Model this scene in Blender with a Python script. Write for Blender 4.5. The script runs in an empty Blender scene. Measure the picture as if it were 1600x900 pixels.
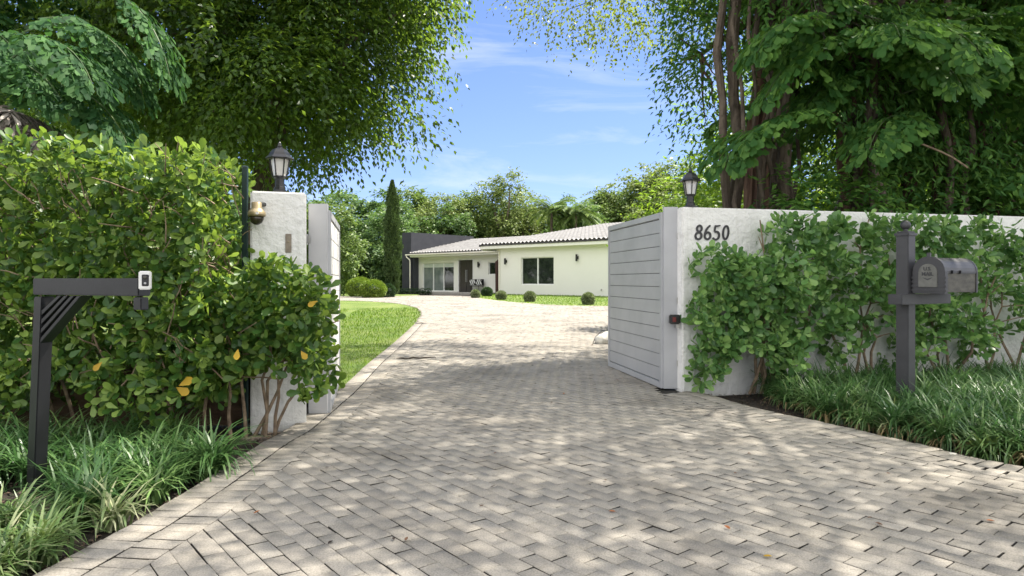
import bpy, bmesh, math, random
import numpy as np
from mathutils import Vector, Matrix
random.seed(7); RNG = np.random.default_rng(11)
S = bpy.context.scene
COL = S.collection
R = math.radians

# ------------------------------------------------------------------ camera, world, sun, exposure
FPX = 1067.0; CAMH = 1.3; HOR = 438.0
cd = bpy.data.cameras.new('camera'); cam = bpy.data.objects.new('camera', cd); COL.objects.link(cam)
cam.location = (0, 0, CAMH); cam.rotation_euler = (R(90), 0, 0)
cd.sensor_width = 36; cd.lens = 36 * FPX / 1600; cd.shift_y = -(450 - HOR) / 1600
cd.clip_start = 0.05; cd.clip_end = 2000
S.camera = cam
SUN = Vector((0.50, 0.26, 1.0)).normalized()          # direction towards the sun
W = bpy.data.worlds.new('World'); S.world = W; W.use_nodes = True
nt = W.node_tree; nt.nodes.clear()
wo = nt.nodes.new('ShaderNodeOutputWorld'); bg = nt.nodes.new('ShaderNodeBackground')
sky = nt.nodes.new('ShaderNodeTexSky'); sky.sky_type = 'NISHITA'; sky.sun_disc = False
sky.sun_elevation = math.asin(SUN.z); sky.sun_rotation = math.atan2(SUN.x, SUN.y)
sky.air_density = 0.6; sky.dust_density = 0.2; sky.ozone_density = 6.0
bg.inputs['Strength'].default_value = 0.066
tc = nt.nodes.new('ShaderNodeTexCoord'); mp = nt.nodes.new('ShaderNodeMapping')
mp.inputs['Scale'].default_value = (1.6, 1.6, 9.0); mp.inputs['Rotation'].default_value = (0.0, 0.22, 0.3)
nz = nt.nodes.new('ShaderNodeTexNoise'); nz.inputs['Scale'].default_value = 2.1; nz.inputs['Detail'].default_value = 9
nz.inputs['Roughness'].default_value = 0.62; nz.inputs['Distortion'].default_value = 0.7
rp = nt.nodes.new('ShaderNodeValToRGB')
rp.color_ramp.elements[0].position = 0.50; rp.color_ramp.elements[0].color = (0, 0, 0, 1)
rp.color_ramp.elements[1].position = 0.78; rp.color_ramp.elements[1].color = (0.5, 0.5, 0.5, 1)
mx = nt.nodes.new('ShaderNodeMixRGB'); mx.inputs[2].default_value = (3.6, 3.8, 4.3, 1)
nt.links.new(tc.outputs['Generated'], mp.inputs['Vector']); nt.links.new(mp.outputs[0], nz.inputs['Vector'])
nt.links.new(nz.outputs[0], rp.inputs[0]); nt.links.new(rp.outputs[0], mx.inputs[0])
den = nt.nodes.new('ShaderNodeMixRGB'); den.blend_type = 'MULTIPLY'; den.inputs[0].default_value = 1; den.inputs[2].default_value = (.16, .16, .16, 1)
add1 = nt.nodes.new('ShaderNodeMixRGB'); add1.blend_type = 'ADD'; add1.inputs[0].default_value = 1; add1.inputs[2].default_value = (1, 1, 1, 1)
num = nt.nodes.new('ShaderNodeMixRGB'); num.blend_type = 'MULTIPLY'; num.inputs[0].default_value = 1; num.inputs[2].default_value = (1.18, 1.18, 1.52, 1)
dv = nt.nodes.new('ShaderNodeMixRGB'); dv.blend_type = 'DIVIDE'; dv.inputs[0].default_value = 1       # soft shoulder: the pale horizon keeps its blue
nt.links.new(sky.outputs[0], den.inputs[1]); nt.links.new(den.outputs[0], add1.inputs[1]); nt.links.new(sky.outputs[0], num.inputs[1])
nt.links.new(num.outputs[0], dv.inputs[1]); nt.links.new(add1.outputs[0], dv.inputs[2]); nt.links.new(dv.outputs[0], mx.inputs[1]); # unseen bright cloud added behind the camera to lift the fill light
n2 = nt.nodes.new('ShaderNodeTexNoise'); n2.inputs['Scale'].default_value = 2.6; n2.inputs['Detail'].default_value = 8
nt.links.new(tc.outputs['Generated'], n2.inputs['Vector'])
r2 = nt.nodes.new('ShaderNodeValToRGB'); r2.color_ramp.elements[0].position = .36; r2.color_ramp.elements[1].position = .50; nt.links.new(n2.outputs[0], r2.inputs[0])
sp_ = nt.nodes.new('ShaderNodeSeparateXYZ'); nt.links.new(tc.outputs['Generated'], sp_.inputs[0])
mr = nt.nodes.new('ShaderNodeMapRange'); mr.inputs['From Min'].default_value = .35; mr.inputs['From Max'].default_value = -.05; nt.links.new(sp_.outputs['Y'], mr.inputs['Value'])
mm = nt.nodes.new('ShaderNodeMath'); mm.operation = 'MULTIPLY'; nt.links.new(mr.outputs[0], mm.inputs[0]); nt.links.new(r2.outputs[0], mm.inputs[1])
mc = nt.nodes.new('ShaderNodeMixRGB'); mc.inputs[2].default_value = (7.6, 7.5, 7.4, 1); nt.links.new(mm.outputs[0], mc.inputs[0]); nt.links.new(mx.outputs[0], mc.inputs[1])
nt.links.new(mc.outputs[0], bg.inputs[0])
nt.links.new(bg.outputs[0], wo.inputs[0])
sl = bpy.data.lights.new('sun', 'SUN'); so = bpy.data.objects.new('sun', sl); COL.objects.link(so)
sl.energy = 2.6; sl.angle = R(0.6); sl.color = (1.0, 0.93, 0.82)
so.rotation_euler = SUN.to_track_quat('Z', 'Y').to_euler(); so.location = (20, 10, 40)
S.view_settings.view_transform = 'Standard'; S.view_settings.look = 'None'
S.view_settings.exposure = 2.22; S.view_settings.gamma = 1.0
S.render.engine = 'CYCLES'
try:
    S.cycles.max_bounces = 8; S.cycles.diffuse_bounces = 4; S.cycles.transmission_bounces = 5
    S.cycles.transparent_max_bounces = 8; S.cycles.sample_clamp_indirect = 6
except Exception: pass

# ------------------------------------------------------------------ terrain and picture-to-ground helper
def sst(t):
    t = max(0.0, min(1.0, t)); return t * t * (3 - 2 * t)
def T(x, y):
    return (0.27 + 0.16 * sst((x + 8) / 7)) * sst((y - 9) / 30)
def G(px, py):
    """a ground point seen at that pixel of the 1600x900 photograph"""
    k = (px - 800) / FPX; lo, hi = 1.0, 80.0
    f = lambda y: HOR + (CAMH - T(k * y, y)) * FPX / y - py
    for _ in range(60):
        m = (lo + hi) / 2
        if f(m) > 0: lo = m
        else: hi = m
    y = (lo + hi) / 2
    return Vector((k * y, y, T(k * y, y)))
def at(px, py, Y):
    return Vector(((px - 800) / FPX * Y, Y, CAMH - (py - HOR) / FPX * Y))

# ------------------------------------------------------------------ object helpers
def thing(name, label, cat, loc=(0, 0, 0), rotz=0, group=None):
    o = bpy.data.objects.new(name, None); COL.objects.link(o)
    o.location = loc; o.rotation_euler = (0, 0, rotz); o.empty_display_size = 0.1
    o['label'] = label; o['category'] = cat
    if group: o['group'] = group
    return o
def tag(o, label, cat, group=None, kind=None):
    o['label'] = label; o['category'] = cat
    if group: o['group'] = group
    if kind: o['kind'] = kind
    return o
def link(name, me, mat, parent=None, world=False, smooth=False):
    """world=True: the mesh is in world coordinates and moves into its root's frame"""
    if mat is not None:
        for m in (mat if isinstance(mat, (list, tuple)) else [mat]): me.materials.append(m)
    o = bpy.data.objects.new(name, me); COL.objects.link(o)
    if parent is not None:
        o.parent = parent
        if world:
            r = parent
            while r.parent: r = r.parent
            me.transform((Matrix.Translation(r.location) @ r.rotation_euler.to_matrix().to_4x4()).inverted())
    if smooth: me.polygons.foreach_set('use_smooth', [True] * len(me.polygons))
    me.update()
    return o
def struct(o): o['kind'] = 'structure'; return o

class MB:
    def __init__(s): s.v = []; s.f = []; s.m = []; s.mi = 0
    def add(s, vs, fs):
        b = len(s.v); s.v += [tuple(v) for v in vs]; s.f += [tuple(i + b for i in f) for f in fs]; s.m += [s.mi] * len(fs)
    def box(s, c, size, M=None):
        x, y, z = [a / 2 for a in size]; c = Vector(c)
        vs = [Vector((i * x, j * y, k * z)) + c for k in (-1, 1) for j in (-1, 1) for i in (-1, 1)]
        if M is not None: vs = [M @ v for v in vs]
        s.add(vs, [(0, 2, 3, 1), (4, 5, 7, 6), (0, 1, 5, 4), (2, 6, 7, 3), (0, 4, 6, 2), (1, 3, 7, 5)])
    def hexa(s, b, t):
        n = len(b)
        s.add(list(b) + list(t), [tuple(reversed(range(n))), tuple(range(n, 2 * n))] +
              [(i, (i + 1) % n, (i + 1) % n + n, i + n) for i in range(n)])
    def tube(s, pts, rad, n=6, cap=True):
        pts = [Vector(p) for p in pts]
        if not isinstance(rad, (list, tuple)): rad = [rad] * len(pts)
        rings = []; up = Vector((0.13, 0.21, 0.97))
        for i, p in enumerate(pts):
            d = (pts[min(i + 1, len(pts) - 1)] - pts[max(i - 1, 0)]).normalized()
            a = d.cross(up)
            if a.length < 0.05: a = d.cross(Vector((1, 0, 0)))
            a.normalize(); b = d.cross(a)
            rings.append([p + (a * math.cos(2 * math.pi * k / n) + b * math.sin(2 * math.pi * k / n)) * rad[i] for k in range(n)])
        vs = [v for r in rings for v in r]; fs = []
        for i in range(len(pts) - 1):
            for k in range(n):
                fs.append((i * n + k, i * n + (k + 1) % n, (i + 1) * n + (k + 1) % n, (i + 1) * n + k))
        if cap: fs += [tuple(range(n)), tuple(reversed(range((len(pts) - 1) * n, len(pts) * n)))]
        s.add(vs, fs)
    def lathe(s, prof, n=16, c=(0, 0, 0), ph=0):
        vs = []; fs = []; c = Vector(c)
        for r, z in prof:
            for k in range(n):
                a = 2 * math.pi * k / n + ph; vs.append(c + Vector((r * math.cos(a), r * math.sin(a), z)))
        for i in range(len(prof) - 1):
            for k in range(n): fs.append((i * n + k, i * n + (k + 1) % n, (i + 1) * n + (k + 1) % n, (i + 1) * n + k))
        fs += [tuple(reversed(range(n))), tuple(range((len(prof) - 1) * n, len(prof) * n))]
        s.add(vs, fs)
    def build(s, name, mat, parent=None, world=False, bevel=0, smooth=False):
        me = bpy.data.meshes.new(name); me.from_pydata(s.v, [], s.f)
        me.polygons.foreach_set('material_index', s.m)
        bm = bmesh.new(); bm.from_mesh(me); bmesh.ops.recalc_face_normals(bm, faces=bm.faces)
        if bevel: bmesh.ops.bevel(bm, geom=[e for e in bm.edges if len(e.link_faces) == 2 and e.calc_face_angle(0) > 0.6], offset=bevel, segments=2, affect='EDGES', clamp_overlap=True)
        bm.to_mesh(me); bm.free()
        return link(name, me, mat, parent, world, smooth)

# ------------------------------------------------------------------ materials
def M_new(name):
    m = bpy.data.materials.new(name); m.use_nodes = True; nt = m.node_tree
    return m, nt, nt.nodes['Principled BSDF']
def noise_fac(nt, scale, detail=4, coord='Object', rough=0.55, stretch=None):
    tc = nt.nodes.new('ShaderNodeTexCoord'); n = nt.nodes.new('ShaderNodeTexNoise')
    n.inputs['Scale'].default_value = scale; n.inputs['Detail'].default_value = detail; n.inputs['Roughness'].default_value = rough
    src = tc.outputs[coord]
    if stretch:
        mp = nt.nodes.new('ShaderNodeMapping'); mp.inputs['Scale'].default_value = stretch
        nt.links.new(src, mp.inputs[0]); src = mp.outputs[0]
    nt.links.new(src, n.inputs['Vector']); return n.outputs[0]
def ramp(nt, src, stops):
    r = nt.nodes.new('ShaderNodeValToRGB'); e = r.color_ramp.elements
    while len(e) < len(stops): e.new(0.5)
    for i, (p, c) in enumerate(stops):
        e[i].position = p; e[i].color = (*c, 1) if len(c) == 3 else c
    nt.links.new(src, r.inputs[0]); return r.outputs[0]
def mixc(nt, fac, a, b, mode='MIX'):
    m = nt.nodes.new('ShaderNodeMixRGB'); m.blend_type = mode
    for i, v in ((0, fac), (1, a), (2, b)):
        if isinstance(v, (int, float)): m.inputs[i].default_value = v
        elif isinstance(v, tuple): m.inputs[i].default_value = (*v, 1)
        else: nt.links.new(v, m.inputs[i])
    return m.outputs[0]
def bump(nt, p, src, dist, strength=1.0):
    b = nt.nodes.new('ShaderNodeBump'); b.inputs['Distance'].default_value = dist; b.inputs['Strength'].default_value = strength
    nt.links.new(src, b.inputs['Height']); nt.links.new(b.outputs[0], p.inputs['Normal'])
def attr(nt, name='rnd'):
    a = nt.nodes.new('ShaderNodeAttribute'); a.attribute_name = name; return a.outputs['Fac']
def surf(name, c1, c2, scale=6, rough=0.6, bs=None, bd=0.0, metal=0, spec=0.5, stops=(0.35, 0.65), stretch=None):
    m, nt, p = M_new(name)
    f = noise_fac(nt, scale, 6, stretch=stretch); nt.links.new(ramp(nt, f, [(stops[0], c1), (stops[1], c2)]), p.inputs['Base Color'])
    p.inputs['Roughness'].default_value = rough; p.inputs['Metallic'].default_value = metal
    p.inputs['Specular IOR Level'].default_value = spec
    if bs: bump(nt, p, noise_fac(nt, bs, 5), bd)
    return m
def leafmat(name, dark, mid, light, trans, tfac=0.4, rough=0.4, spec=0.4):
    m, nt, p = M_new(name)
    r = attr(nt); big = noise_fac(nt, 0.8, 3)
    add = nt.nodes.new('ShaderNodeMath'); add.operation = 'MULTIPLY_ADD'
    nt.links.new(big, add.inputs[0]); add.inputs[1].default_value = 0.7
    sub = nt.nodes.new('ShaderNodeMath'); sub.operation = 'SUBTRACT'; nt.links.new(r, sub.inputs[0]); sub.inputs[1].default_value = 0.35
    nt.links.new(sub.outputs[0], add.inputs[2])
    c = ramp(nt, add.outputs[0], [(0.0, dark), (0.5, mid), (0.93, light), (1.0, tuple(min(1, v * 1.5) for v in light))])
    nt.links.new(c, p.inputs['Base Color']); p.inputs['Roughness'].default_value = rough
    p.inputs['Specular IOR Level'].default_value = spec
    t = nt.nodes.new('ShaderNodeBsdfTranslucent')
    nt.links.new(mixc(nt, 0.55, c, trans), t.inputs['Color'])
    ms = nt.nodes.new('ShaderNodeMixShader'); ms.inputs[0].default_value = tfac
    nt.links.new(p.outputs[0], ms.inputs[1]); nt.links.new(t.outputs[0], ms.inputs[2])
    nt.links.new(ms.outputs[0], nt.nodes['Material Output'].inputs[0])
    return m

M = {}
M['clusia'] = leafmat('clusia leaf', (.022, .062, .016), (.048, .125, .026), (.21, .30, .07), (.42, .60, .06), 0.40, 0.42, 0.4)
M['clusia_cool'] = leafmat('clusia leaf cool', (.055, .135, .045), (.125, .255, .075), (.27, .42, .13), (.28, .50, .10), 0.38, 0.36, 0.45)
M['ficus'] = leafmat('ficus leaf', (.014, .038, .010), (.028, .070, .015), (.085, .155, .024), (.38, .58, .05), 0.45, 0.4, 0.4)
M['ficus_thin'] = leafmat('loose ficus leaf', (.05, .08, .015), (.11, .16, .025), (.20, .25, .03), (.45, .55, .05), 0.5, 0.45)
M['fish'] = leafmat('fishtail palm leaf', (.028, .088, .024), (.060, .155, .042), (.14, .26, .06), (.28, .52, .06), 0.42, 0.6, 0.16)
M['lime'] = leafmat('lime underbrush leaf', (.05, .12, .01), (.12, .24, .02), (.25, .38, .03), (.40, .60, .04), 0.5, 0.4)
M['far_dark'] = leafmat('far dark leaf', (.04, .09, .035), (.08, .15, .05), (.16, .24, .07), (.20, .36, .06), 0.35, 0.5)
M['far_mid'] = leafmat('far mid leaf', (.05, .09, .025), (.10, .165, .04), (.20, .27, .075), (.25, .38, .06), 0.35, 0.5)
M['far_pale'] = leafmat('far pale leaf', (.07, .11, .03), (.14, .20, .05), (.26, .32, .09), (.35, .45, .10), 0.35, 0.5)
M['cypress'] = leafmat('cypress leaf', (.03, .06, .02), (.055, .10, .03), (.09, .14, .04), (.12, .2, .03), 0.2, 0.6)
M['boxball'] = leafmat('clipped bush leaf', (.07, .13, .015), (.15, .22, .025), (.27, .34, .05), (.3, .5, .04), 0.3, 0.5)
M['ball'] = leafmat('variegated ball leaf', (.05, .09, .03), (.16, .21, .09), (.50, .52, .36), (.3, .4, .1), 0.25, 0.5)
M['dark_ball'] = leafmat('dark bush leaf', (.02, .045, .02), (.035, .07, .03), (.06, .11, .04), (.1, .2, .04), 0.2, 0.5)
M['liri'] = leafmat('liriope blade', (.026, .07, .022), (.060, .135, .038), (.15, .24, .075), (.12, .30, .08), 0.25, 0.38, 0.5)
M['liri_v'] = leafmat('pale edged blade', (.05, .11, .03), (.12, .20, .06), (.40, .42, .24), (.3, .4, .1), 0.25, 0.42, 0.5)
M['liri_dry'] = leafmat('dry blade', (.16, .12, .05), (.26, .20, .10), (.38, .31, .17), (.4, .3, .1), 0.25, 0.5)
M['lawn_blade'] = leafmat('lawn blade', (.045, .105, .008), (.085, .17, .014), (.16, .25, .03), (.35, .55, .02), 0.4, 0.5)
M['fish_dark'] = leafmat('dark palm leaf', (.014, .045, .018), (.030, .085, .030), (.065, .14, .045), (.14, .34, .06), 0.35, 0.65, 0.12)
M['dead'] = leafmat('dead frond', (.10, .085, .07), (.19, .165, .14), (.32, .29, .26), (.3, .25, .2), 0.2, 0.7)
M['yellow_leaf'] = leafmat('yellow leaf', (.45, .28, .02), (.60, .38, .03), (.7, .45, .04), (.7, .5, .05), 0.35, 0.5)
M['bark'] = surf('bark', (.055, .040, .028), (.17, .135, .10), 9, 0.85, 25, 0.02, stretch=(1, 1, .25))
M['bark_red'] = surf('reddish bark', (.07, .038, .025), (.17, .10, .07), 7, 0.85, 20, 0.02, stretch=(1, 1, .25))
M['stem'] = surf('shrub stem', (.12, .085, .055), (.27, .20, .13), 14, 0.8, 40, 0.006)
M['cane'] = surf('palm cane', (.045, .032, .022), (.15, .115, .085), 9, 0.8, 22, 0.02, stretch=(1, 1, .3))
M['rachis'] = surf('green rachis', (.04, .08, .025), (.09, .14, .04), 5, 0.6)
M['soil'] = surf('soil', (.018, .014, .011), (.055, .042, .032), 18, 0.95, 40, 0.03)
M['mulchchip'] = surf('mulch chips', (.035, .024, .017), (.16, .11, .075), 22, 0.95)
M['white_stucco'] = None
def stucco(name, c, dirt, bd=0.006, bs=16, spots=True):
    m, nt, p = M_new(name)
    a = ramp(nt, noise_fac(nt, 1.3, 8, rough=.65), [(0.35, c), (0.75, dirt)])
    if spots:
        s = ramp(nt, noise_fac(nt, 3.2, 10, rough=.75), [(0.62, (0, 0, 0)), (0.74, (1, 1, 1))])
        a = mixc(nt, s, a, tuple(v * .62 for v in dirt))
    if spots:
        a = mixc(nt, ramp(nt, noise_fac(nt, 5, 7, rough=.7, stretch=(1, 1, .12)), [(.52, (0, 0, 0)), (.72, (.45, .45, .45))]), a, (.30, .29, .24))
    nt.links.new(a, p.inputs['Base Color']); p.inputs['Roughness'].default_value = 0.85
    b1 = nt.nodes.new('ShaderNodeBump'); b1.inputs['Distance'].default_value = bd
    nt.links.new(noise_fac(nt, bs, 6, rough=.6), b1.inputs['Height'])
    b2 = nt.nodes.new('ShaderNodeBump'); b2.inputs['Distance'].default_value = bd * 1.8
    nt.links.new(noise_fac(nt, 4.5, 3), b2.inputs['Height']); nt.links.new(b1.outputs[0], b2.inputs['Normal'])
    nt.links.new(b2.outputs[0], p.inputs['Normal'])
    return m
M['wall'] = stucco('rough white stucco', (.77, .765, .745), (.67, .665, .64), 0.020)
M['house_wall'] = stucco('smooth house stucco', (.78, .77, .71), (.76, .75, .69), 0.002, 30, False)
M['brown_wall'] = surf('brown stained low wall', (.055, .034, .02), (.12, .078, .05), 4, 0.9, 20, 0.01, stretch=(1, 1, 4))
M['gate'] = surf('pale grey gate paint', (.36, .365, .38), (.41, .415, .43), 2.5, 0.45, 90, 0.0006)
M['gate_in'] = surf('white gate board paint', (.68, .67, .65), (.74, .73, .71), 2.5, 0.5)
M['gap'] = surf('dark board gap', (.08, .08, .085), (.11, .11, .115), 8, .8)
M['black'] = surf('black metal', (.008, .008, .009), (.014, .014, .016), 12, 0.35, 60, 0.0006)
M['post_black'] = surf('charcoal post paint', (.006, .0065, .008), (.011, .012, .014), 5, 0.42, 70, 0.0006)
M['mail_grey'] = surf('dark slate mailbox paint', (.034, .034, .038), (.048, .048, .053), 5, 0.45, 60, 0.0008)
M['mail_faded'] = surf('sun-faded mailbox paint', (.055, .051, .044), (.105, .097, .082), 9, 0.65, 60, 0.001, stretch=(1, 1, 3))
M['mail_plate'] = surf('mail plate', (.10, .10, .09), (.15, .15, .135), 14, 0.5)
M['glass_w'] = None
m, nt, p = M_new('frosted lantern glass'); p.inputs['Base Color'].default_value = (.80, .78, .74, 1); p.inputs['Roughness'].default_value = .2
p.inputs['Transmission Weight'].default_value = .35; M['glass_w'] = m
m, nt, p = M_new('window glass')
nt.links.new(ramp(nt, noise_fac(nt, 1.6, 3), [(.4, (.012, .016, .014)), (.7, (.035, .045, .035))]), p.inputs['Base Color']); p.inputs['Roughness'].default_value = .05; p.inputs['Specular IOR Level'].default_value = .8; M['glass'] = m
m, nt, p = M_new('pale glazed pane')
nt.links.new(ramp(nt, noise_fac(nt, 1.1, 3), [(.35, (.10, .13, .12)), (.7, (.24, .27, .25))]), p.inputs['Base Color']); p.inputs['Roughness'].default_value = .08; p.inputs['Specular IOR Level'].default_value = .8; M['glass_pale'] = m
M['frame_w'] = surf('white frame', (.74, .74, .72), (.80, .80, .78), 4, .5)
M['blind'] = surf('pale roller blind', (.50, .55, .50), (.58, .62, .57), 3, .8)
M['slab'] = surf('dark slate stucco', (.030, .032, .040), (.040, .042, .050), 2.0, .8, 30, .003)
M['roof'] = None
m, nt, p = M_new('weathered white barrel tile')
a = ramp(nt, noise_fac(nt, 2.5, 7, rough=.7), [(.3, (.24, .23, .22)), (.6, (.40, .39, .375))])
nt.links.new(mixc(nt, ramp(nt, noise_fac(nt, 9, 6), [(.62, (0, 0, 0)), (.75, (.7, .7, .7))]), a, (.11, .10, .095)), p.inputs['Base Color'])
p.inputs['Roughness'].default_value = .8; M['roof'] = m
M['tile_dark'] = surf('dark tile edge', (.03, .028, .03), (.07, .065, .065), 9, .8)
M['door'] = surf('dark double door', (.025, .020, .018), (.045, .036, .030), 6, .4, stretch=(6, 6, .6))
M['steel'] = surf('steel', (.35, .35, .34), (.45, .45, .44), 8, .35, metal=.8)
M['brass'] = surf('tarnished brass', (.22, .17, .09), (.38, .31, .19), 9, .4, metal=.5)
M['smoke'] = surf('smoked dome', (.02, .018, .012), (.04, .035, .02), 5, .08)
M['plate'] = surf('weathered brown plate', (.17, .14, .11), (.27, .23, .18), 20, .8, 60, .002)
M['green_post'] = surf('dark green post', (.006, .020, .020), (.010, .030, .028), 6, .5)
M['white_plastic'] = surf('white plastic', (.62, .62, .60), (.70, .70, .68), 5, .4)
M['rock'] = surf('white painted rock', (.45, .43, .38), (.70, .68, .62), 8, .9, 14, .02)
M['red'] = surf('dark red lens', (.10, .012, .012), (.15, .02, .02), 8, .3)
M['maroon'] = surf('maroon panel', (.045, .018, .014), (.07, .026, .02), 5, .6)
M['cream'] = surf('cream gutter paint', (.74, .70, .60), (.80, .76, .66), 4, .5)
M['stone_step'] = surf('pale stone step', (.34, .31, .28), (.42, .39, .35), 6, .8, 30, .003)
M['stripe'] = None
m, nt, p = M_new('black and white striped cushion')
tcx = nt.nodes.new('ShaderNodeTexCoord'); wv = nt.nodes.new('ShaderNodeTexWave'); wv.inputs['Scale'].default_value = 1.9; wv.inputs['Distortion'].default_value = 2.0
mpx = nt.nodes.new('ShaderNodeMapping'); mpx.inputs['Rotation'].default_value = (0, .5, 0)
nt.links.new(tcx.outputs['Object'], mpx.inputs[0]); nt.links.new(mpx.outputs[0], wv.inputs['Vector'])
nt.links.new(ramp(nt, wv.outputs[0], [(.45, (.02, .02, .02)), (.55, (.75, .75, .73))]), p.inputs['Base Color']); M['stripe'] = m
for nm, c in (('leaf_brown', (.14, .07, .035)), ('leaf_orange', (.32, .12, .04)), ('leaf_dark', (.04, .028, .02))):
    M[nm] = surf(nm, tuple(v * .7 for v in c), c, 40, .8)
# pavers
m, nt, p = M_new('tumbled grey paver')
tone = ramp(nt, attr(nt), [(0, (.288, .265, .228)), (.5, (.315, .290, .250)), (.85, (.340, .313, .270)), (1, (.268, .247, .214))])
spk = ramp(nt, noise_fac(nt, 130, 3), [(.36, (.72, .72, .72)), (.55, (1.0, 1.0, 1.0)), (.72, (1.12, 1.12, 1.12))])
c = mixc(nt, 1.0, tone, spk, 'MULTIPLY')
big = ramp(nt, noise_fac(nt, .9, 8, rough=.6), [(.32, (.70, .69, .67)), (.5, (1, 1, 1)), (.68, (1.12, 1.10, 1.06))])
c = mixc(nt, 1.0, c, big, 'MULTIPLY')
st = ramp(nt, noise_fac(nt, 4.5, 9, rough=.72), [(.58, (0, 0, 0)), (.74, (.55, .55, .55))])
c = mixc(nt, st, c, (.12, .105, .085))
nt.links.new(c, p.inputs['Base Color']); p.inputs['Roughness'].default_value = .85; p.inputs['Specular IOR Level'].default_value = .3
bump(nt, p, noise_fac(nt, 150, 4), .0022); M['paver'] = m
M['joint'] = surf('sandy joint', (.010, .009, .007), (.030, .026, .019), 30, .95, 60, .01)
# lawn
m, nt, p = M_new('lawn turf')
c = ramp(nt, noise_fac(nt, 60, 6, rough=.7), [(.3, (.045, .09, .010)), (.55, (.095, .165, .016)), (.75, (.17, .235, .035))])
c = mixc(nt, ramp(nt, noise_fac(nt, .7, 5), [(.35, (0, 0, 0)), (.65, (.7, .7, .7))]), c, (.21, .25, .06))
nt.links.new(c, p.inputs['Base Color']); p.inputs['Roughness'].default_value = .9
bump(nt, p, noise_fac(nt, 80, 5, rough=.7), .03); M['lawn'] = m

# ------------------------------------------------------------------ polygons on the ground
def spline(pts, n=8):
    pts = [np.array(p[:2], float) for p in pts]; out = []
    for i in range(len(pts) - 1):
        p0 = pts[max(i - 1, 0)]; p1 = pts[i]; p2 = pts[i + 1]; p3 = pts[min(i + 2, len(pts) - 1)]
        for k in range(n):
            t = k / n
            out.append(.5 * ((2 * p1) + (-p0 + p2) * t + (2 * p0 - 5 * p1 + 4 * p2 - p3) * t * t + (-p0 + 3 * p1 - 3 * p2 + p3) * t ** 3))
    out.append(pts[-1]); return np.array(out)
def inpoly(P, poly):
    x, y = P[:, 0], P[:, 1]; ins = np.zeros(len(P), bool); j = len(poly) - 1
    for i in range(len(poly)):
        xi, yi = poly[i]; xj, yj = poly[j]
        if yi != yj:
            c = ((yi > y) != (yj > y)) & (x < (xj - xi) * (y - yi) / (yj - yi) + xi)
            ins ^= c
        j = i
    return ins
def edge_dist(P, line):
    d = np.full(len(P), 1e9)
    for a, b in zip(line[:-1], line[1:]):
        ab = b - a; t = np.clip(((P - a) @ ab) / max(ab @ ab, 1e-9), 0, 1)
        d = np.minimum(d, np.hypot(*(P - (a + t[:, None] * ab)).T))
    return d
def Tn(x, y):
    s = lambda t: (lambda u: u * u * (3 - 2 * u))(np.clip(t, 0, 1))
    return (0.27 + 0.16 * s((x + 8) / 7)) * s((y - 9) / 30)
g = lambda px, py: tuple(G(px, py))[:2]
left_edge = spline([(-9, -1.5), (-4.4, 0.3), (-2.75, 1.4), (-2.2, 2.4), g(150, 855), g(280, 780), g(400, 702), (-1.93, 5.9), (-1.98, 7.2), g(530, 612), g(575, 570), g(612, 540), g(648, 507)])
island_tip = spline([g(648, 507), g(657, 494), g(655, 486), g(640, 478.5), g(600, 473), g(530, 470), g(300, 468.5)])
right_edge = spline([(10, -.5), (7.0, 1.9), (4.9, 3.4), g(1600, 735), g(1450, 702), g(1300, 667), g(1180, 641), g(1105, 619), (1.98, 7.86)])
Lx = island_tip[-1][0]
far_left_top = [g(300, 463.0), g(530, 463.2), g(600, 463.5), g(650, 462.0), g(735, 463.8)]
lawn_right = spline([g(735, 464.5), g(775, 470), g(830, 475), g(885, 478), g(945, 479), g(1000, 479)])
drive_poly = np.array(list(map(tuple, left_edge)) + list(map(tuple, island_tip))[1:] + far_left_top +
                      list(map(tuple, lawn_right))[1:] + [(9, 20), (8, 14), (3.4, 10.5), (2.1, 8.6)] + list(map(tuple, right_edge))[::-1])

def sheet(name, poly, mat, dz, step=None):
    """a polygon triangulated and draped over the terrain"""
    bm = bmesh.new(); vs = [bm.verts.new((x, y, 0)) for x, y in poly]
    es = [bm.edges.new((vs[i], vs[(i + 1) % len(vs)])) for i in range(len(vs))]
    bmesh.ops.triangle_fill(bm, edges=es, use_beauty=True)
    bmesh.ops.dissolve_limit(bm, angle_limit=.01, verts=[], edges=[])
    for yy in np.arange(9.5, 44, 1.5):
        bmesh.ops.bisect_plane(bm, geom=bm.verts[:] + bm.edges[:] + bm.faces[:], plane_co=(0, yy, 0), plane_no=(0, 1, 0))
    for xx in (-8, -6.5, -5, -3.5, -2, -1):
        bmesh.ops.bisect_plane(bm, geom=bm.verts[:] + bm.edges[:] + bm.faces[:], plane_co=(xx, 0, 0), plane_no=(1, 0, 0))
    bmesh.ops.triangulate(bm, faces=bm.faces)
    for v in bm.verts: v.co.z = T(v.co.x, v.co.y) + dz
    bmesh.ops.recalc_face_normals(bm, faces=bm.faces)
    if sum(f.normal.z for f in bm.faces) < 0: bmesh.ops.reverse_faces(bm, faces=bm.faces)
    me = bpy.data.meshes.new(name); bm.to_mesh(me); bm.free()
    return link(name, me, mat)

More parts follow.
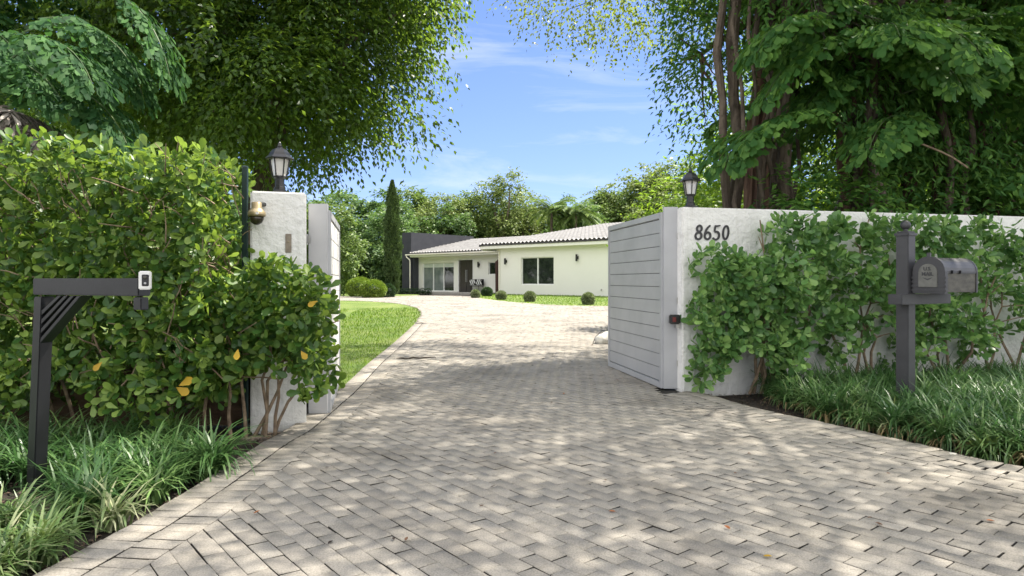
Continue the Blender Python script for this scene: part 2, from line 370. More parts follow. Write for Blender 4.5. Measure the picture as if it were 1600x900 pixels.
def meshnp(name, V, F, rnd=None, mat=None, parent=None, smooth=False, world=False):
    """V (n,3) float, F (m,k) int: every face has k corners"""
    me = bpy.data.meshes.new(name); n, k = F.shape
    me.vertices.add(len(V)); me.vertices.foreach_set('co', np.ascontiguousarray(V, np.float32).ravel())
    me.loops.add(n * k); me.loops.foreach_set('vertex_index', F.astype(np.int32).ravel())
    me.polygons.add(n); me.polygons.foreach_set('loop_start', np.arange(0, n * k, k, dtype=np.int32))
    me.polygons.foreach_set('loop_total', np.full(n, k, np.int32))
    if rnd is not None:
        a = me.attributes.new('rnd', 'FLOAT', 'POINT'); a.data.foreach_set('value', np.ascontiguousarray(rnd, np.float32))
    me.update(calc_edges=True)
    return link(name, me, mat, parent, world, smooth)

# the ground: one sheet to the horizon
xs = np.concatenate([[-400, -150, -60], np.arange(-30, 31, 2.0), [60, 150, 400]]); ys = np.concatenate([[-60, -20], np.arange(-4, 60, 1.5), [80, 150, 500]])
gx, gy = np.meshgrid(xs, ys); V = np.stack([gx.ravel(), gy.ravel(), Tn(gx, gy).ravel() - .05], 1)
nx, ny = len(xs), len(ys); idx = np.arange(nx * ny).reshape(ny, nx)
F = np.stack([idx[:-1, :-1].ravel(), idx[:-1, 1:].ravel(), idx[1:, 1:].ravel(), idx[1:, :-1].ravel()], 1)
struct(meshnp('ground', V, F, mat=M['soil']))

# driveway: joint bed plus every paver
HERE = (-.6275, .7785)
bed = sheet('driveway_bed', drive_poly, M['joint'], 0.006); struct(bed)
def brickset(name, C, U, Vv, hl, hw, z0, ztop, mat, tilt=.0022):
    """C (n,2) centres, U (n,2) long axis, hl/hw half sizes -> bevelled slabs"""
    n = len(C); b = .003
    V = np.zeros((n, 12, 3)); jz = RNG.uniform(-.0018, .0018, n); tx = RNG.uniform(-tilt, tilt, n); ty = RNG.uniform(-tilt, tilt, n)
    ang = RNG.normal(0, .004, n); ca, sa = np.cos(ang), np.sin(ang)
    U2 = np.stack([U[:, 0] * ca - U[:, 1] * sa, U[:, 0] * sa + U[:, 1] * ca], 1); V2 = np.stack([-U2[:, 1], U2[:, 0]], 1)
    for k, (i, j) in enumerate(((-1, -1), (1, -1), (1, 1), (-1, 1))):
        for q, (ins, dz) in enumerate(((0, None), (0, -.004), (b, 0))):
            p = C + U2 * (i * (hl - ins))[:, None] + V2 * (j * (hw - ins))[:, None]
            V[:, q * 4 + k, :2] = p
            zt = Tn(p[:, 0], p[:, 1])
            V[:, q * 4 + k, 2] = zt + (z0 if dz is None else ztop + dz + jz + i * tx + j * ty)
    f = [(8, 9, 10, 11)] + [(a + o, (a + 1) % 4 + o, (a + 1) % 4 + o + 4, a + o + 4) for o in (0, 4) for a in range(4)]
    F = (np.array(f)[None] + (np.arange(n) * 12)[:, None, None]).reshape(-1, 4)
    o = meshnp(name, V.reshape(-1, 3), F, np.repeat(RNG.random(n), 12), [mat, M['joint']])
    mi = np.zeros((n, 9), np.int32); mi[:, 1:5] = 1; o.data.polygons.foreach_set('material_index', mi.ravel())   # sanded, dirty sides, darkened to paint in the shade of the gaps
    return struct(o)
PL, PW = .210, .102
u = np.array(HERE); v = np.array([u[1], -u[0]])
ii, jj = np.meshgrid(np.arange(-290, 360), np.arange(-420, 460)); ii = ii.ravel(); jj = jj.ravel()
C = ((ii + .5 * (jj % 2))[:, None] * PL) * u + (jj[:, None] * PW) * v + RNG.normal(0, .0012, (len(ii), 2))
C = C[(C[:, 1] > -1) & (C[:, 1] < 46) & (C[:, 0] > -22) & (C[:, 0] < 12)]
C = C[inpoly(C, drive_poly)]
full_l = left_edge
C = C[(edge_dist(C, full_l) > .33) & (edge_dist(C, right_edge) > .33)]
n = len(C)
brickset('driveway', C, np.tile(u, (n, 1)), None, np.full(n, PL / 2 - .0033), np.full(n, PW / 2 - .0018), 0.0, .022, M['paver'])
def border(name, line, side):
    """two soldier courses following an edge"""
    seg = np.diff(line, axis=0); L = np.concatenate([[0], np.cumsum(np.hypot(*seg.T))]); Cs = []; Us = []
    for course in (0, 1):
        s = np.arange(.05 + .03 * course, L[-1], .108)
        x = np.interp(s, L, line[:, 0]); y = np.interp(s, L, line[:, 1])
        x2 = np.interp(s + .3, L, line[:, 0]); y2 = np.interp(s + .3, L, line[:, 1]); x1 = np.interp(s - .3, L, line[:, 0]); y1 = np.interp(s - .3, L, line[:, 1])
        d = np.stack([x2 - x1, y2 - y1], 1); d /= np.hypot(*d.T)[:, None]; nn = np.stack([-d[:, 1], d[:, 0]], 1) * side
        off = .105 + .212 * course
        Cs.append(np.stack([x, y], 1) + nn * off); Us.append(nn)
    C = np.vstack(Cs); U = np.vstack(Us); n = len(C)
    return brickset(name, C, U, None, np.full(n, .1), np.full(n, .0505), .002, .027, M['paver'], .002)
border('driveway_border', full_l, -1)
border('driveway_border', right_edge, 1)

# lawns
isl = np.array(list(map(tuple, left_edge[-34:])) + list(map(tuple, island_tip))[1:] + [(-30, 31), (-30, 9), (-3.2, 8.2)])
struct(sheet('lawn', isl, M['lawn'], .014))
fl = np.array(far_left_top[:4] + [(-6.5, 50), (-40, 52), (-40, far_left_top[0][1])])
struct(sheet('lawn', fl, M['lawn'], .016))
rl = np.array(list(map(tuple, lawn_right)) + [(20, 24), (24, 40), (9, 45), (-2.0, 45.5)])
struct(sheet('lawn', rl, M['lawn'], .018))

# ------------------------------------------------------------------ leaves
def nrm(a): return a / np.maximum(np.linalg.norm(a, axis=-1, keepdims=True), 1e-9)
TPL = {
 'rhomb': (np.array([(0, 0, 0), (.42, .5, .10), (1, 0, 0), (.42, -.5, .10)]), np.array([(0, 1, 2, 3)])),
 'obov': (np.array([(0, 0, 0), (.55, 0, -.05), (1, 0, .0), (.30, .24, .03), (.70, .50, .05), (.95, .27, .02), (.30, -.24, .03), (.70, -.50, .05), (.95, -.27, .02)]),
          np.array([(0, 1, 4, 3), (1, 2, 5, 4), (0, 6, 7, 1), (1, 7, 8, 2)])),
 'fish': (np.array([(0, 0, 0), (.74, .50, .05), (.98, .34, .0), (.90, .06, -.02), (1.0, -.20, -.02), (.66, -.48, .05)]), np.array([(0, 5, 4, 3), (0, 3, 2, 1)])),
 'leaf6': (np.array([(0, 0, 0), (.3, .42, .06), (.7, .38, .02), (1, 0, -.08), (.7, -.38, .02), (.3, -.42, .06)]), np.array([(0, 3, 2, 1), (0, 5, 4, 3)])),
}
def leafmesh(name, P, D, N, L, Wd, tpl, mat, parent=None, rnd=None, world=False, smooth=False):
    P, D, N = (np.asarray(a, float) for a in (P, D, N)); n = len(P)
    D = nrm(D); B = nrm(np.cross(N, D)); N = np.cross(D, B)
    L = np.broadcast_to(L, n)[:, None, None]; Wd = np.broadcast_to(Wd, n)[:, None, None]
    t, f = TPL[tpl]; k = len(t)
    V = P[:, None] + D[:, None] * t[None, :, 0:1] * L + B[:, None] * t[None, :, 1:2] * Wd + N[:, None] * t[None, :, 2:3] * L
    F = (f[None] + (np.arange(n) * k)[:, None, None]).reshape(-1, 4)
    if rnd is None: rnd = RNG.random(n)
    return meshnp(name, V.reshape(-1, 3), F, np.repeat(rnd, k), mat, parent, smooth, world)
def rdir(n): return nrm(RNG.normal(size=(n, 3)))
def rosettes(P, D, n=5, L=.11, spread=(.5, 1.15)):
    """leaf whorls at shoot tips: returns per-leaf arrays"""
    m = len(P); D = nrm(D); a = nrm(np.cross(D, rdir(m))); b = np.cross(D, a)
    ph = RNG.uniform(0, 6.28, m)[:, None] + np.arange(n)[None] * (math.pi / 2) * 1.03 + RNG.normal(0, .25, (m, n))
    al = RNG.uniform(*spread, (m, n))
    side = a[:, None] * np.cos(ph)[..., None] + b[:, None] * np.sin(ph)[..., None]
    LD = D[:, None] * np.cos(al)[..., None] + side * np.sin(al)[..., None]
    LD[..., 2] -= RNG.uniform(0, .3, (m, n))
    LN = D[:, None] * np.sin(al)[..., None] - side * np.cos(al)[..., None] + RNG.normal(0, .25, (m, n, 3))
    PP = P[:, None] - D[:, None] * (np.arange(n) // 2 * .028)[None, :, None]
    return PP.reshape(-1, 3), LD.reshape(-1, 3), LN.reshape(-1, 3), (L * RNG.uniform(.55, 1.25, m * n))
def bumpy(P, s=1.0, seed=0.0):
    x, y, z = (P * s).T
    return (np.sin(1.7 * x + 2.1 * y + seed) + np.sin(2.3 * y - 1.9 * z + 1.3 * seed) + np.sin(2.9 * z + 1.1 * x + 2 + seed) + .6 * np.sin(5.1 * x + 3.7 * z + seed) + .6 * np.sin(4.7 * y - 5.3 * x + seed)) / 3.0
def blob(ells, n, inner=.45, noise=.18, s=1.2, seed=0, thresh=-9, clusters=None):
    """points in a union of ellipsoids, near the surface; returns points and outward directions"""
    vol = np.array([(e[3] * e[4] * e[5]) ** (2 / 3) for e in ells]); vol /= vol.sum(); Ps = []; Ds = []
    for e, w in zip(ells, vol):
        k = int(n * w * 1.6) + 4; d = rdir(k); r = inner + (1 - inner) * RNG.random(k) ** .6
        c = np.array(e[:3]); ax = np.array(e[3:6])
        r = r * (1 + noise * bumpy(c + d * ax, s * 1.6, seed))
        P = c + d * ax * r[:, None]
        keep = bumpy(P, s, seed + 3) > thresh
        Ps.append(P[keep]); Ds.append(nrm(d / ax)[keep])
    P = np.vstack(Ps); D = np.vstack(Ds); q = RNG.permutation(len(P))[:n]
    if clusters:
        nc, rad = clusters; c = q[:nc]; k = RNG.integers(0, nc, n); g0 = RNG.normal(0, 1, (n, 3)); g0 /= np.maximum(np.linalg.norm(g0, axis=1, keepdims=True) / 1.9, 1); size = RNG.uniform(.5, 1.25, nc)[k][:, None]
        global TONE; TONE = RNG.random(nc)[k]
        return P[c][k] + g0 * rad * size * np.array([1, 1, .62]), nrm(D[c][k] + .35 * g0)
    return P[q], D[q]
def twigs(P, D, n=6, tl=.35, droop=.5, L=.08, w=.5):
    """n leaves along drooping twigs starting at P"""
    m = len(P); d0 = nrm(D + .7 * rdir(m)); t = (np.arange(n) + .5) / n
    PP = P[:, None] + d0[:, None] * (t * tl)[None, :, None]; PP[..., 2] -= (t ** 2 * tl * droop)[None]
    PP = PP + RNG.normal(0, .02 + L * .12, PP.shape)
    sd = nrm(np.cross(d0, np.array([0, 0, 1.0])) + 1e-3); alt = np.where(np.arange(n) % 2, 1, -1)[None, :, None]
    LD = d0[:, None] * .6 + sd[:, None] * alt * .8 + RNG.normal(0, .35, PP.shape); LD[..., 2] -= droop
    LN = np.array([0, 0, 1.0]) + RNG.normal(0, .55, PP.shape) + .3 * D[:, None]
    k = m * n; LL = L * RNG.uniform(.7, 1.25, k)
    return PP.reshape(-1, 3), LD.reshape(-1, 3), LN.reshape(-1, 3), LL
def wob(a, b, n, amp):
    a, b = Vector(a), Vector(b); L = (b - a).length; out = []
    for i in range(n + 1):
        t = i / n; p = a.lerp(b, t); k = math.sin(math.pi * t) * amp * L
        out.append(p + Vector((random.uniform(-1, 1), random.uniform(-1, 1), random.uniform(-.6, .6))) * k)
    return out
def limbs(mb, base, targets, r0, split=.45, n=5, amp=.06):
    for tpt in targets:
        s = Vector(base).lerp(Vector(tpt), 0); P = wob(s, tpt, n, amp)
        mb.tube(P, [r0 * (1 - .8 * i / n) for i in range(n + 1)], 7)

# ------------------------------------------------------------------ house (local u along facade, v into the house)
HO = Vector((-.787, 42.0, 0)); th = R(42); HU = Vector((math.cos(th), -math.sin(th), 0)); HV = Vector((math.sin(th), math.cos(th), 0))
FZ = .434
HM = Matrix((( HU.x, HV.x, 0, 0), (HU.y, HV.y, 0, 0), (0, 0, 1, 0), (0, 0, 0, 1)))
house = thing('house', 'single-storey white house with pale barrel tile roof beyond the driveway', 'house', (HO.x, HO.y, FZ), -th)
def rect_wall(name, s0, s1, p, z0, z1, thick, holes, mat, parent):
    """wall in the plane v=p (front face), with rectangular openings"""
    mb = MB(); xs = sorted({s0, s1, *[h[0] for h in holes], *[h[1] for h in holes]})
    for a, b in zip(xs[:-1], xs[1:]):
        hs = sorted([(h[2], h[3]) for h in holes if h[0] <= a + 1e-6 and h[1] >= b - 1e-6]); z = z0
        for lo, hi in hs:
            if lo > z + 1e-6: mb.box(((a + b) / 2, p + thick / 2, (z + lo) / 2), (b - a, thick, lo - z))
            z = hi
        if z1 > z: mb.box(((a + b) / 2, p + thick / 2, (z + z1) / 2), (b - a, thick, z1 - z))
    o = mb.build(name, mat, parent); me = o.data
    bm = bmesh.new(); bm.from_mesh(me); bmesh.ops.remove_doubles(bm, verts=bm.verts, dist=1e-4)
    # faces shared between neighbouring boxes go
    seen = {}
    for f in bm.faces: seen.setdefault(tuple(sorted(v.index for v in f.verts)), []).append(f)
    bmesh.ops.delete(bm, geom=[f for fs in seen.values() if len(fs) > 1 for f in fs], context='FACES_ONLY')
    bm.to_mesh(me); bm.free(); return o
def window(s0, s1, z0, z1, p, panes, glass, parent, blind=0, fw=.05):
    mb = MB(); d = .08; y = p + .12
    mb.box(((s0 + s1) / 2, y, z0 + fw / 2), (s1 - s0, d, fw)); mb.box(((s0 + s1) / 2, y, z1 - fw / 2), (s1 - s0, d, fw))
    n = panes; w = (s1 - s0) / n
    for i in range(n + 1):
        x = s0 + i * w; x = min(max(x, s0 + fw / 2), s1 - fw / 2)
        mb.box((x, y - .002, (z0 + z1) / 2), (fw * (1.6 if 0 < i < n else 1), d, z1 - z0 - 2 * fw - .002))
    wn = mb.build('window', M['frame_w'], parent)
    for i in range(n):
        g_ = MB(); a = s0 + i * w + fw * .9; b = s0 + (i + 1) * w - fw * .9
        gm = glass[i] if isinstance(glass, (list, tuple)) else glass
        g_.box(((a + b) / 2, y + .01, (z0 + z1) / 2), (b - a, .012, z1 - z0 - 2 * fw + .01)); g_.build('pane', M[gm], wn)
        if blind:
            g_ = MB(); g_.box(((a + b) / 2, y - .004, z1 - fw - blind / 2), (b - a, .006, blind)); g_.build('blind', M['blind'], wn)
    return wn
rect_wall('wall', 0, 9.2, 0, -.4, 2.95, .22, [(1.78, 4.27, .61, 2.22)], M['house_wall'], house)
mb = MB(); mb.box((.11, 8, 1.28), (.22, 15.5, 3.34)); mb.box((9.09, 8, 1.28), (.22, 15.5, 3.34)); mb.build('side_wall', M['house_wall'], house)
rect_wall('porch_wall', -10.95, -.01, 2.7, -.4, 2.8, .22, [(-10.36, -6.96, .08, 2.14), (-6.43, -5.02, .02, 2.30), (-3.54, -2.76, 1.25, 2.1)], M['house_wall'], house)
window(1.78, 4.27, .61, 2.22, 0, 2, 'glass', house)
window(-10.36, -6.96, .08, 2.14, 2.7, 3, ['glass_pale', 'glass_pale', 'glass'], house, blind=.28)
window(-3.54, -2.76, 1.25, 2.1, 2.7, 1, 'glass', house)
mb = MB(); mb.box((-10.13, .25, 0), (0, 0, 0))
dr = MB(); dr.box((-6.075, 2.82, 1.16), (.70, .06, 2.27)); dr.box((-5.372, 2.82, 1.16), (.70, .06, 2.27)); dro = dr.build('door', M['door'], house, bevel=.01)
hd = MB()
for x in (-5.79, -5.66): hd.tube([(x, 2.74, .75), (x, 2.74, 1.6)], .016, 8)
hd.build('handle', M['steel'], dro)
fr = MB(); fr.box((-6.46, 2.73, 1.16), (.06, .12, 2.27)); fr.box((-4.99, 2.73, 1.16), (.06, .12, 2.27)); fr.box((-5.725, 2.73, 2.32), (1.53, .12, .06)); fr.build('door_frame', M['frame_w'], house)
mb = MB(); mb.box((-11.5, 5.4, 1.9), (1.05, 6.6, 5.1)); mb.build('slab_wall', M['slab'], house, bevel=.02)
mb = MB(); mb.box((-10.9 + .06, 2.44, 1.2), (.12, .5, 3.2)); mb.build('side_fin', M['slab'], house)
mb = MB(); mb.box((-6.6, 1.9, -.09), (7.6, 1.58, .26)); mb.build('porch_step', M['stone_step'], house, bevel=.01)
def tile_roof(name, s0, s1, p0, p1, z0, pitch, parent):
    """barrel tiles: waves across u, stepped courses up the slope"""
    step = .30; row = .42; nw = int((s1 - s0) / step) * 6; nr = int((p1 - p0) / row); V = []; F = []
    for r in range(nr):
        for e in (0, 1):
            p = p0 + (r + e) * row; zb = z0 + (p - p0) * pitch + (.045 if e == 0 else .0)
            for i in range(nw + 1):
                a = 2 * math.pi * i / 6; V.append((s0 + i * step / 6, p, zb + .08 * abs(math.cos(a / 2)) + RNG.normal(0, .002)))
    k = nw + 1
    for r in range(nr):
        b = r * 2 * k
        for i in range(nw): F.append((b + i, b + i + 1, b + k + i + 1, b + k + i))
        if r < nr - 1:
            for i in range(nw): F.append((b + k + i, b + k + i + 1, b + 2 * k + i + 1, b + 2 * k + i))
    o = meshnp(name, np.array(V), np.array(F), mat=M['roof'], parent=parent)
    e = MB(); e.box(((s0 + s1) / 2, p0 + .03, z0 + .005), (s1 - s0, .05, .10)); 
    L = p1 - p0; a = math.atan(pitch)
    for s in (s0 + .03, s1 - .03):
        e.hexa([(s - .04, p0, z0 - .09), (s + .04, p0, z0 - .09), (s + .04, p1, z0 - .09 + L * pitch), (s - .04, p1, z0 - .09 + L * pitch)],
               [(s - .04, p0, z0 + .02), (s + .04, p0, z0 + .02), (s + .04, p1, z0 + .02 + L * pitch), (s - .04, p1, z0 + .02 + L * pitch)])
    e.build('tile_edge', M['tile_dark'], o)
    return o
rf = tile_roof('roof', -1.25, 9.6, -.5, 13.6, 3.03, .155, house)
rf2 = tile_roof('porch_roof', -10.97, -.9, 1.95, 8.7, 2.83, .20, house)
mb = MB(); mb.hexa([(-10.97, 8.75, 4.17), (-.9, 8.75, 4.17), (-.9, 15, 2.9), (-10.97, 15, 2.9)], [(-10.97, 8.75, 4.25), (-.9, 8.75, 4.25), (-.9, 15, 2.98), (-10.97, 15, 2.98)])
mb.hexa([(-1.2, 13.6, 5.0), (9.6, 13.6, 5.0), (9.6, 20, 4.0), (-1.2, 20, 4.0)], [(-1.2, 13.6, 5.12), (9.6, 13.6, 5.12), (9.6, 20, 4.12), (-1.2, 20, 4.12)]); mb.build('rear_roof', M['roof'], house)
mb = MB()
mb.box((4.2, -.42, 2.89), (10.8, .05, .17)); mb.box((4.2, -.2, 2.80), (10.8, .42, .03))
mb.box((-6.0, 2.03, 2.69), (9.95, .06, .19)); mb.box((-6.0, 2.39, 2.58), (9.95, .62, .03))
mb.hexa([(-1.18, -.35, 2.7), (-1.08, -.35, 2.7), (-1.08, 13.5, 2.7), (-1.18, 13.5, 2.7)], [(-1.18, -.35, 2.94), (-1.08, -.35, 2.94), (-1.08, 13.5, 5.08), (-1.18, 13.5, 5.08)]); mb.build('fascia', M['house_wall'], house)
def pipe(pts, name='downspout'):
    q = MB(); q.tube(pts, .045, 8); return q.build(name, M['cream'], house)
mb = MB(); mb.box((-6.4, 1.93, 2.76), (9.4 + .6, .12, .10)); mb.build('gutter', M['cream'], house, bevel=.02)
pipe([(-11.3, 1.93, 2.72), (-11.28, 1.93, 2.6), (-10.98, 2.0, 2.38), (-10.95, 2.0, 2.2), (-10.95, 2.0, -.2)])
pipe([(.05, -.06, 2.78), (.05, -.06, -.1)])
pipe([(-.9, 1.9, 2.7), (-.5, .8, 2.66), (-.1, -.06, 2.7)], 'gutter_return')
def sconce(s, p, z, label):
    t = thing('wall_sconce', label, 'wall lamp', HM @ Vector((s, p, z)) + Vector((HO.x, HO.y, FZ)), -th, 'black wall sconces on the house')
    q = MB(); q.lathe([(.055, -.19), (.06, -.18), (.06, .18), (.055, .19)], 12, (0, -.13, 0)); q.build('lamp_body', M['black'], t)
    q = MB(); q.box((0, -.02, 0), (.12, .03, .16)); q.box((0, -.05, 0), (.04, .06, .04)); q.build('bracket', M['black'], t, bevel=.004)
sconce(.60, 0, 2.02, 'black cylinder wall lamp between the downspout and the main window')
sconce(5.99, 0, 2.12, 'black cylinder wall lamp to the right of the main window, nearer the gate')
sconce(-4.39, 2.7, 1.95, 'small wall lamp on the porch wall right of the dark front door')
ob = thing('outlet_box', 'small white outlet box low on the house wall near the gate edge', 'outlet', HM @ Vector((7.6, 0, .35)) + Vector((HO.x, HO.y, FZ)), -th)
q = MB(); q.box((0, -.03, 0), (.09, .06, .14)); q.build('cover', M['white_plastic'], ob, bevel=.01)
q = MB(); q.box((0, -.065, .0), (.05, .01, .07)); q.build('lid', M['plate'], ob)
# bench with striped cushions on the porch
bl = HM @ Vector((-4.35, 2.2, .06)) + Vector((HO.x, HO.y, FZ))
bn = thing('porch_bench', 'black metal porch bench with zebra-striped cushions beside the front door', 'bench', bl, -th)
q = MB()
for x in (-.6, .6):
    for y in (-.22, .22): q = MB(); q.tube([(x, y, -.06), (x, y, .42)], .02, 6); q.build('leg', M['black'], bn)
    q = MB(); q.tube([(x, .22, .42), (x, .28, .85)], .02, 6); q.build('backrest_post', M['black'], bn)
q = MB(); q.box((0, 0, .42), (1.3, .5, .04)); q.build('seat', M['black'], bn)
q = MB(); q.box((0, .25, .68), (1.25, .04, .4)); q.build('backrest', M['black'], bn)
for x in (-.32, .3):
    q = MB(); q.box((x, .12, .66), (.5, .14, .4)); q.build('cushion', M['stripe'], bn, bevel=.05)
pl = HM @ Vector((-2.35, 2.3, 0)) + Vector((HO.x, HO.y, FZ))
q = MB(); q.hexa([(-.12, -.05, 0), (.12, -.05, 0), (.12, .05, 0), (-.12, .05, 0)], [(-.14, -.05, 2.1), (.14, -.05, 2.25), (.14, .05, 2.25), (-.14, .05, 2.1)])
sp = thing('decor_panel', 'narrow maroon upright panel standing on the porch beside the corner downspout', 'panel', pl, -th)
q.build('board', M['maroon'], sp, bevel=.02); q = MB(); q.box((0, 0, -.02), (.4, .3, .05)); q.build('foot', M['black'], sp)

# ------------------------------------------------------------------ gate piers and walls
def wobbly_box(mb_name, x0, x1, y0, y1, z0, z1, M4, mat, parent, step=.12, amp=.004):
    bm = bmesh.new(); bmesh.ops.create_cube(bm, size=1)
    for v in bm.verts: v.co = Vector((x0 if v.co.x < 0 else x1, y0 if v.co.y < 0 else y1, z0 if v.co.z < 0 else z1))
    bmesh.ops.bevel(bm, geom=bm.edges[:], offset=.015, segments=2, affect='EDGES')
    me = bpy.data.meshes.new(mb_name); bm.to_mesh(me); bm.free()
    return link(mb_name, me, mat, parent, smooth=False)
pier = thing('gate_pier', 'white rough stucco gate pier rising behind the left shrub', 'gate pier', (-2.126, 6.232, 0), R(18))
wobbly_box('pier_body', -.235, .235, -.2, .2, -.05, 2.085, None, M['wall'], pier)
q = MB(); q.box((-.235 + .44 * .72 + .0, -.205, 1.63), (.052, .012, .165)); q.build('cover_plate', M['plate'], pier, bevel=.003)
q = MB(); q.lathe([(.006, 0), (.006, .004), (.002, .006)], 8); o = q.build('screw', M['brass'], pier); o.rotation_euler = (R(90), 0, 0); o.location = (.082, -.212, 1.64)
WD = Vector((.971, .239, 0)); wa = math.atan2(.239, .971)
wallr = thing('boundary_wall', 'long white rough stucco boundary wall running right from the gate', 'wall', (1.965, 7.88, 0), wa)
wobbly_box('wall_body', 0, 16, 0, .2, -.1, 2.148, None, M['wall'], wallr)
lowl = thing('low_wall', 'low brown stained wall behind the stems of the tall left hedge', 'wall', (-3.6, 6.25, 0))
q = MB(); q.box((-1.5, 0, .26), (5.4, .16, .55)); q.build('wall_body', M['brown_wall'], lowl, bevel=.01)
q = MB(); q.box((-1.5, 0, .55), (5.44, .2, .05)); q.build('cap', M['brown_wall'], lowl, bevel=.01)
fp = thing('fence_post', 'dark green metal fence post between the tall hedge and the pier', 'post', (at(383, 400, 5.95).x, 5.95, 0))
q = MB(); q.box((0, 0, 1.13), (.044, .044, 2.3)); q.build('post_body', M['green_post'], fp, bevel=.004)
q = MB(); q.lathe([(.034, 0), (.028, .015), (.01, .02)], 4, (0, 0, 2.28), R(45)); q.build('cap', M['green_post'], fp)

# digits 8650
def ribbon(mb, pts, wid, z0=0, z1=.012):
    pts = [Vector((*p, 0)) for p in pts]; n = len(pts); Ls = []; Rs = []
    for i in range(n):
        d = (pts[min(i + 1, n - 1)] - pts[max(i - 1, 0)]).normalized(); nn = Vector((-d.y, d.x, 0)); w = .84 * (wid[i] if isinstance(wid, list) else wid)
        Ls.append(pts[i] + nn * w / 2); Rs.append(pts[i] - nn * w / 2)
    V = [];
    for z in (z0, z1): V += [(*p.xy, z) for p in Ls] + [(*p.xy, z) for p in Rs]
    F = []; o = 2 * n
    for i in range(n - 1):
        F += [(i, i + 1, n + i + 1, n + i), (o + i, o + n + i, o + n + i + 1, o + i + 1), (i, o + i, o + i + 1, i + 1), (n + i, n + i + 1, o + n + i + 1, o + n + i)]
    F += [(0, n, o + n, o), (n - 1, o + n - 1, o + 2 * n - 1, 2 * n - 1)]
    mb.add(V, F)
def arc(cx, cy, rx, ry, a0, a1, n=22, sl=.10):
    out = []
    for i in range(n + 1):
        a = R(a0 + (a1 - a0) * i / n); y = cy + ry * math.sin(a); out.append((cx + rx * math.cos(a) + sl * (y - .5), y))
    return out
def digit(ch):
    mb = MB()
    if ch == '8': ribbon(mb, arc(.30, .27, .20, .21, 90, 452), .15); ribbon(mb, arc(.31, .72, .16, .18, -90, 272), .14, 0, .0135)
    if ch == '6': ribbon(mb, arc(.30, .28, .19, .21, 80, 442), .15); P = [(.12, .30), (.12, .45), (.17, .62), (.26, .78), (.42, .92)]; ribbon(mb, [(x + .1 * (y - .5), y) for x, y in P], [.13, .14, .15, .14, .11], 0, .0135)
    if ch == '5': ribbon(mb, [(.20, .88), (.34, .89), (.54, .93)], [.15, .13, .09]); ribbon(mb, [(.22, .92), (.17, .74), (.14, .55)], [.12, .13, .12], 0, .0135); ribbon(mb, arc(.25, .30, .22, .25, 118, -150), .14, 0, .015)
    if ch == '0': ribbon(mb, arc(.30, .50, .18, .41, 90, 452), .14)
    return mb
hn = thing('house_number', 'black brush-style house number 8650 on the white wall beside the gate', 'house number', tuple(Vector((1.965, 7.88, 1.765)) + WD * .15), wa)
for i, ch in enumerate('8650'):
    q = digit(ch); s = .19; q.v = [(x * s + i * .116, -.002 - z, y * s) for x, y, z in q.v]; q.build('digit', M['black'], hn)

# ------------------------------------------------------------------ gates
def gate_leaf(label, hinge, angle, length, z0, z1, plate_w, side, faces_mat, nb, grp):
    """local x runs from the hinge along the leaf; the plate is the wide flat stile at the hinge"""
    t = thing('driveway_gate', label, 'gate', hinge, 0, grp)
    ca = Matrix.Rotation(angle, 4, 'Z'); H = z1 - z0; zc = (z0 + z1) / 2; th_ = .05
    f = MB()
    for x in (.03, length - .03): f.box((x, 0, zc), (.06, th_, H), ca)
    for z in (z0 + .03, z1 - .03): f.box((length / 2, 0, z), (length - .125, th_, .06), ca)
    f.build('frame', M['gate'], t, bevel=.004)
    b = MB(); hh = (H - .12) / nb
    for i in range(nb): b.box((length / 2, 0, z0 + .06 + hh * (i + .5)), (length - .124, .028, hh - .008), ca)
    b.build('board_panel', M[faces_mat], t, bevel=.003)
    bk = MB(); bk.box((length / 2, 0, zc), (length - .124, .008, H - .12), ca); bk.build('backing', M['gap'], t)
    p_ = MB(); p_.box((side * plate_w / 2, -.02, zc + .02), (plate_w, .05, H + .05)); p_.build('stile_plate', M['gate'], t, bevel=.004)
    for z in (z0 + .3, zc, z1 - .28):
        h_ = MB(); h_.tube([(-side * .012, -.03, z - .05), (-side * .012, -.03, z + .05)], .012, 8); h_.box((-side * .008, -.03, z), (.045, .012, .07)); h_.build('hinge', M['steel'], t, bevel=.002)
    return t
gr = gate_leaf('pale grey horizontal-board gate leaf standing open on the right', (1.955, 7.98, .02), 0, 1, 0, 1, .17, -1, 'gate', 12, 'driveway gate leaves') if False else None
